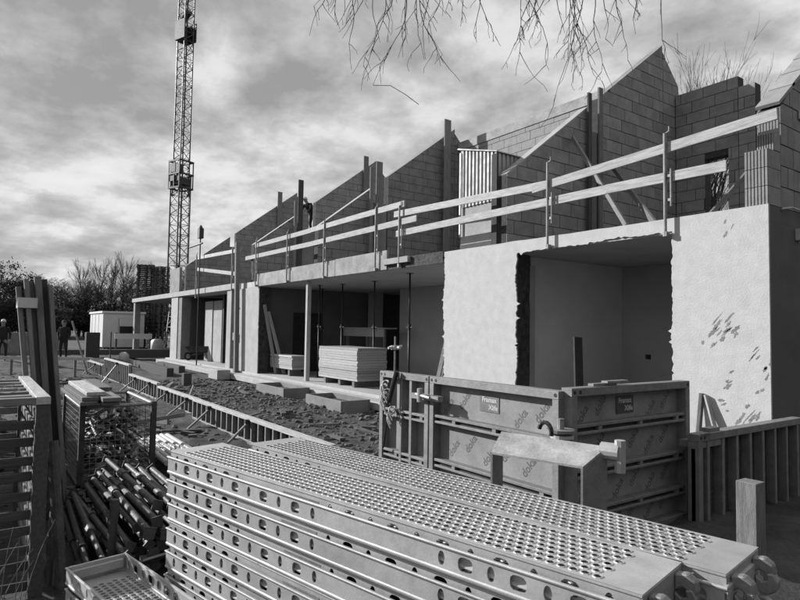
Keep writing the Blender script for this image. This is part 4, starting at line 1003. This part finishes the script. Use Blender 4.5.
# ------------------------------------------------------------ site cabin
sc = thing('site_cabin', 'white site cabin with a shuttered window beyond the canopy', 'cabin', (-46.5, 8.3, 0))
MB().box(-49.5, -44.1, 7.0, 9.6, .12, 2.42).build('body', M_white, sc, bevel=.03)
MB().box(-49.6, -44.02, 6.92, 9.68, 2.42, 2.56).build('roof', M_white, sc)
for x in (-49, -47, -44.6): MB().box(x, x+.3, 7.1, 9.5, -.05, .118).build('bearer', M_woodd, sc)
w_ = MB().box(-44.098, -44.04, 7.95, 9.1, .95, 2.1).build('window_frame', M_galv, sc)
MB().box(-44.038, -44.02, 8.03, 9.02, 1.02, 1.55).build('pane', M_glass, w_); MB().box(-44.038, -44.0, 8.0, 9.05, 1.56, 2.06).build('shutter', M_white, w_)
for x in (-48.6, -47.2, -45.8): MB().box(x, x+.06, 6.985, 6.999, .2, 2.35).build('seam', M_galvd, sc)

# ------------------------------------------------------------ stacks of pallets
pm = MB()
for k in range(5): pm.box(-.6+.265*k, -.6+.265*k+.14, -.4, .4, .122, .144)
for y in (-.4, -.07, .26): pm.box(-.6, .6, y, y+.14, .1, .121); pm.box(-.6, .6, y, y+.14, 0, .02)
for y in (-.4, -.07, .26):
    for x in (-.6, -.07, .455): pm.box(x, x+.145, y, y+.14, .021, .099)
PMH = pm.mesh('pallet', M_woodd)
for x, y, n_, a, lb in ((-47.6, 10.36, 43, 1.25, 'narrower tower of stacked dark pallets beyond the slab'), (-46.9, 11.2, 42, .35, 'wider tower of stacked dark pallets beside the crane foot')):
    t = thing('pallet_stack', lb, 'pallets', (x, y, -.02)); rr = random.Random(int(-x*10))
    for k in range(n_): put('pallet', PMH, t, (rr.uniform(-.05, .05), rr.uniform(-.05, .05), .144*k), (0, 0, a+rr.uniform(-.04, .04)))
t = thing('leaning_ladder', 'pale frames leaning at the foot of the pallet towers', 'ladder', (-41, 10.5, -.05))
for y in (10.2, 10.7): MB().tube((-41.0, y, -.05), (-42.0, y+.5, 2.6), .03).build('rail', M_galv, t)
for k in range(6): p = Vector((-41, 10.2, -.05)).lerp(Vector((-42, 10.7, 2.6)), (k+.5)/6); MB().tube(p, p+Vector((0, .5, 0)), .02).build('rung', M_galv, t)
tag(lump(-40.15, 9.55, -.05, .4, .38, .85, 7).build('white_bag', M_white, smooth=True), 'bulging white bag under the canopy', 'bag')
tag(MB().box(-43.5, -42.8, 11.6, 13.4, -.02, 1.1).build('material_pile', M_woodd, bevel=.05), 'dark pile of wrapped material under the canopy', 'pile')

# ------------------------------------------------------------ tower crane
kr = thing('tower_crane', 'slender lattice tower crane rising behind the houses', 'crane', (-56.5, 15.0, 0), R(22))
def lattice(name, w, z0, z1, step, rc, rd):
    h = w/2
    for sx_ in (-1, 1):
        for sy_ in (-1, 1): MB().tube((h*sx_, h*sy_, z0), (h*sx_, h*sy_, z1), rc, n=6).build('chord', M_crane, kr, local=True)
    for f in range(4):
        m_ = MB(); n_ = int(round((z1-z0)/step)); a = [(-h, -h), (h, -h), (h, h), (-h, h)][f]; b = [(h, -h), (h, h), (-h, h), (-h, -h)][f]
        for k in range(n_):
            za, zb_ = z0+(z1-z0)*k/n_, z0+(z1-z0)*(k+1)/n_; p, q_ = (a, b) if k % 2 else (b, a)
            m_.tube((p[0], p[1], za), (q_[0], q_[1], zb_), rd, n=5, cap=False).tube((a[0], a[1], za), (b[0], b[1], za), rd*.8, n=5, cap=False)
        m_.build(name, M_crane, kr, local=True)
lattice('lower_lacing', 1.22, .6, 15.6, .95, .075, .036)
lattice('upper_lacing', .98, 13.6, 46, .85, .065, .034)
MB().box(-1.9, 1.9, -1.9, 1.9, -.1, .6).build('base', M_conc, kr, local=True)
m_ = MB()
for z in (14.2, 15.5, 16.7): m_.box(-.8, .8, -.8, -.7, z, z+.14).box(-.8, .8, .7, .8, z, z+.14).box(-.8, -.7, -.69, .69, z, z+.14).box(.7, .8, -.69, .69, z, z+.14)
for x in (-.75, 0, .75): m_.box(x-.05, x+.05, -.78, -.72, 14.2, 16.8).box(x-.05, x+.05, .72, .78, 14.2, 16.8)
m_.box(-.7, .0, -.75, -.6, 14.9, 15.5).box(.1, .7, -.78, -.6, 15.6, 16.4).tube((-.3, -.7, 16.2), (-.3, -.55, 16.2), .3, n=14).tube((.35, -.7, 15.1), (.35, -.55, 15.1), .28, n=14)
m_.box(-.6, .6, -.6, .6, 14.6, 15.2).box(-.55, .2, -.8, .1, 15.7, 16.5)
m_.build('climbing_collar', M_dark, kr, local=True)
m_ = MB().box(-.68, .68, -.68, -.6, 28.2, 30.0).box(-.68, .68, .6, .68, 28.2, 30.0).box(-.68, -.6, -.59, .59, 28.2, 30.0); m_.tube((-.4, 0, 30.4), (.4, 0, 30.9), .3, n=14)
m_.build('mast_panel', M_dark, kr, local=True)
MB().tube((.95, -.6, .6), (.85, -.6, 46), .03, n=5).tube((1.05, .2, .6), (.9, .2, 30), .02, n=5).build('hoist_rope', M_dark, kr, local=True)
m_ = MB().box(-.75, .75, -.75, .75, 46, 47.2); m_.build('mast_head', M_crane, kr, local=True)

# ------------------------------------------------------------ trees
def grow(seed, ht, spread, up, levels, trunk_r, dens, twig_r, leaves=0):
    r = random.Random(seed); tk = MB(); cw = MB()
    def br(p, d, ln, rad, lv):
        n_ = 4 if lv < 2 else 3; pts = [p]; rs = [rad]; q = Vector(p); dd = Vector(d)
        for i in range(n_):
            dd = (dd + Vector((r.uniform(-1, 1), r.uniform(-1, 1), r.uniform(-.6, .9)*up))*(.12 if lv == 0 else .22)).normalized(); q = q+dd*(ln/n_); pts.append(q.copy()); rs.append(max(twig_r*.6, rad*(1-.75*(i+1)/n_)))
        (tk if lv < 2 else cw).path(pts, rs, 6 if lv == 0 else (4 if lv == 1 else 3))
        if lv < levels:
            for k in range(dens[lv]):
                t = r.uniform(.25 if lv == 0 else .15, 1.0); i = min(n_-1, int(t*n_)); b = pts[i].lerp(pts[i+1], t*n_-i)
                a = r.uniform(0, 6.28); dv = (dd*up + Vector((math.cos(a), math.sin(a), r.uniform(-.1, .5)))*spread).normalized()
                br(b, dv, ln*r.uniform(.36, .62)*(1.15-t*.35), max(twig_r, rs[i]*.5), lv+1)
        elif leaves:
            for k in range(leaves):
                c = pts[-1]+Vector((r.gauss(0, .25), r.gauss(0, .25), r.gauss(0, .25))); s = r.uniform(.07, .16); a = Vector((r.uniform(-1, 1), r.uniform(-1, 1), r.uniform(-1, 1))).normalized()*s; b = a.orthogonal().normalized()*s*.6
                cw.add([c-a, c+b, c+a, c-b], [(0, 1, 2, 3)])
    br(Vector((0, 0, -.2)), Vector((0, 0, 1)), ht*.72, trunk_r, 0)
    return tk.mesh('trunk', M_bark), cw.mesh('crown', M_twig)
T_broad = [grow(101, 9.5, .95, .7, 3, .16, (13, 9, 8), .016), grow(102, 8.5, 1.0, .6, 3, .15, (12, 9, 9), .016)]
T_leafy = [grow(111, 9.5, .9, .7, 3, .17, (13, 8, 6), .016, 4)]
T_pop = [grow(121, 10, .34, 1.4, 3, .13, (18, 8, 5), .014), grow(122, 16, .33, 1.5, 3, .2, (15, 6, 4), .010)]
T_shrub = [grow(131, 4.6, 1.25, .45, 3, .07, (12, 9, 8), .014, 5), grow(132, 3.8, 1.3, .4, 3, .07, (11, 9, 8), .014, 3)]
def tree(v, x, y, s, rz, label, group, name='bare_tree', cat='tree'):
    t = thing(name, label, cat, (x, y, gbase(x, y)-.05), rz, group); t.scale = (s, s, s*1.0)
    put('trunk', v[0], t); put('crown', v[1], t)
r9 = random.Random(77)
def line(t, d):      # a point on the far edge of the field, d metres further out
    return -95+11*t-d*.9, 0+20*t+d*.15
for k in range(10):
    x, y = line(-.25+k*.09, r9.uniform(-3, 8)); tree(T_leafy[0] if k < 7 and k % 2 == 0 else T_broad[k % 2], x, y, r9.uniform(.88, 1.15)-(.018*k), r9.uniform(0, 6), 'bushy bare tree in the dense belt behind the people', 'bushy trees of the belt')
for k in range(44):
    x, y = line(.05+k*.033, r9.uniform(-6, 14)); tree(T_broad[k % 2], x, y, r9.uniform(.8, 1.0), r9.uniform(0, 6), 'bare spreading tree in the belt behind the site cabin', 'spreading trees of the belt')
for k, t_ in enumerate((.55, .68, .74, .8, 1.0, 1.12)):
    x, y = line(t_, r9.uniform(2, 10)); tree(T_pop[0], x, y, r9.uniform(.8, 1.05), r9.uniform(0, 6), 'slender upright bare tree poking above the belt', 'slender trees of the belt')
for k in range(44):
    x, y = line(-.3+k*.036, -9+r9.uniform(-6, 5)); tree(T_shrub[k % 2], x, y, r9.uniform(.75, 1.2), r9.uniform(0, 6), 'dense dark shrub at the foot of the tree belt', 'shrubs of the belt', 'shrub', 'shrub')
for x, y, s, lb in ((-16.0, 30, .86, 'tall upright bare tree rising behind the largest gable'), (-17.0, 31, 1.0, 'tall upright bare tree rising behind the largest gable'), (-15.8, 31.5, .92, 'tall upright bare tree rising behind the largest gable'), (-15.2, 30.5, .75, 'shorter upright bare tree behind the stepped rear wall'), (-19.5, 33, .95, 'tall upright bare tree rising behind the largest gable')):
    tree(T_pop[1], x, y, s, r9.uniform(0, 6), lb, 'upright trees behind the houses')

# overhanging birch: trunk outside the picture, long limb and weeping twigs
bt = thing('birch_tree', 'birch tree whose long thin twigs hang over the building', 'tree', (3.6, -.8, -.3))
MB().path([(3.6, -.8, -.35), (3.5, -.6, 2.5), (3.2, -.2, 5.0), (2.6, .6, 7.0), (1.6, 1.8, 9.2)], [.2, .17, .14, .11, .05], 10).build('trunk', M_bark, bt, smooth=True)
MB().path([(3.15, -.15, 5.2), (1.2, 1.6, 6.2), (-1.6, 3.6, 6.35), (-3.3, 3.9, 6.0), (-4.4, 3.2, 5.7), (-5.2, 2.0, 5.4)], [.09, .075, .055, .04, .028, .012], 8).build('limb', M_bark, bt, smooth=True)
MB().path([(-1.6, 3.6, 6.35), (-2.6, 4.8, 6.1), (-3.0, 5.6, 5.7)], [.04, .028, .012], 8).build('limb', M_bark, bt, smooth=True)
rB = random.Random(31); cw = MB()
PA, PB_ = Vector((-4.81, 2.45, 4.84)), Vector((-2.90, 5.14, 4.89))
def hang(p, ln, drift, r=.0055, lv=0):
    q = Vector(p); d = Vector((drift[0], drift[1], -1)).normalized(); n_ = max(4, int(ln/.07)); pts = [q.copy()]
    for i in range(n_):
        d = (d + Vector((rB.gauss(0, .17), rB.gauss(0, .17), rB.gauss(-.12, .12)))).normalized(); q = q+d*(ln/n_); pts.append(q.copy())
        if lv < 2 and rB.random() < (.42 if lv == 0 else .22) and i > 0:
            a = rB.choice((-1, 1))*rB.uniform(.3, .85); sd_ = (PB_-PA).normalized()
            hang(q, ln*rB.uniform(.12, .38), (sd_.x*a+rB.gauss(0, .2), sd_.y*a+rB.gauss(0, .2)), r*.62, lv+1)
    cw.path(pts, [max(.0018, r*(1-.7*i/n_)) for i in range(n_+1)], 4)
    return pts[-1]
spots = [(t, l) for t, l in ((.02, .45), (.05, .62), (.09, .8), (.13, .55), (.17, .8), (.20, .95), (.24, 1.0), (.27, .8), (.31, .7), (.35, .5), (.40, .55), (.44, .65), (.57, .85), (.60, .95), (.63, .6), (.68, .75), (.71, .95), (.74, 1.1), (.78, .85), (.82, .7), (.87, .55), (.965, .72))]
for t, l in spots + [(min(.9, max(0, t+rB.uniform(-.03, .03))), l*rB.uniform(.4, .85)) for t, l in spots]:
    p = PA.lerp(PB_, t); top = p+Vector((rB.uniform(-.1, .1), rB.uniform(-.1, .1), rB.uniform(.75, 1.0)))
    cw.path([top, p.lerp(top, .5)+Vector((rB.uniform(-.05, .05), rB.uniform(-.05, .05), 0)), p], .006, 4)
    e = hang(p, l*1.12, (rB.gauss(0, .12), rB.gauss(0, .12)))
    if t == .24: cw.path([e, e+Vector((.09, .13, .0)), e+Vector((.17, .24, -.08)), e+Vector((.24, .34, -.17))], .003, 4)
cw.build('weeping_twigs', M_birch, bt)

# squared timber stacks added behind the crate to shade the prop heap
rT = random.Random(9)
for sx, n_l, lb in ((-9.4, 9, 'dark squared timber in the added shading stack right behind the slatted crate'), (-11.9, 11, 'dark squared timber in the added taller shading stack farther behind the crate')):
    for k in range(n_l):
        for q in range(5):
            y = -1.05+.27*q+rT.uniform(-.015, .015); x0 = sx+rT.uniform(-.12, .08)
            tag(beam('shading_timber', (x0, y, -.26+.118*k), (x0+2.25, y+rT.uniform(-.02, .02), -.26+.118*k), .2, .105, M_woodd), lb, 'timber', 'added shading timbers')
for k, (p, q, w_) in enumerate((((-9.6, .35, .2), (-7.6, .9, .02), .06), ((-10.4, .3, -.2), (-8.9, .95, .45), .05), ((-10.8, .55, -.25), (-9.6, 2.2, -.1), .09), ((-11.5, 1.2, -.25), (-10.2, 2.9, .15), .06), ((-13.5, 2.4, -.28), (-11.2, 2.9, -.1), .1), ((-12.8, .6, -.28), (-10.9, .8, .3), .07))):
    plank(('thin batten poking out beside the mesh cage', 'short batten leaning on the timber stack', 'flat plank lying beyond the mesh cage', 'crooked batten propped up beyond the mesh cage', 'wide plank lying in the yard litter', 'batten propped on the taller timber stack')[k], p, q, w_, .04, M_woodg)

# tall hedge added out of view to keep low sky light off the end wall
hg = thing('sky_blocking_hedge', 'unseen dark evergreen hedge added beside the birch to block low sky light', 'hedge', (4.9, 7.0, -.3))
rH = random.Random(2); lf = MB(); co = MB()
for k in range(15):
    y = .6+.95*k; h = 4.6+rH.uniform(-.4, .5); co.tube((5.1, y, -.33), (5.1, y, h), .1, .03, n=6)
co.build('stems', M_bark, hg)
for i in range(26000):
    y = rH.uniform(.2, 14.4); h = rH.uniform(-.2, 4.7+.35*math.sin(y*2.1)); a = rH.uniform(0, 6.3); rad = rH.uniform(.35, 1.0)*(1-.35*max(0, h-3)/1.8)
    c = Vector((5.1+rad*math.cos(a), y+rad*.3*math.sin(a), h)); d = Vector((rH.uniform(-1, 1), rH.uniform(-1, 1), rH.uniform(-.3, 1))).normalized()*rH.uniform(.05, .13); e = d.orthogonal().normalized()*d.length*.6
    lf.add([c-d, c+e, c+d, c-e], [(0, 1, 2, 3)])
lo = lf.build('foliage', M_foliage, hg)
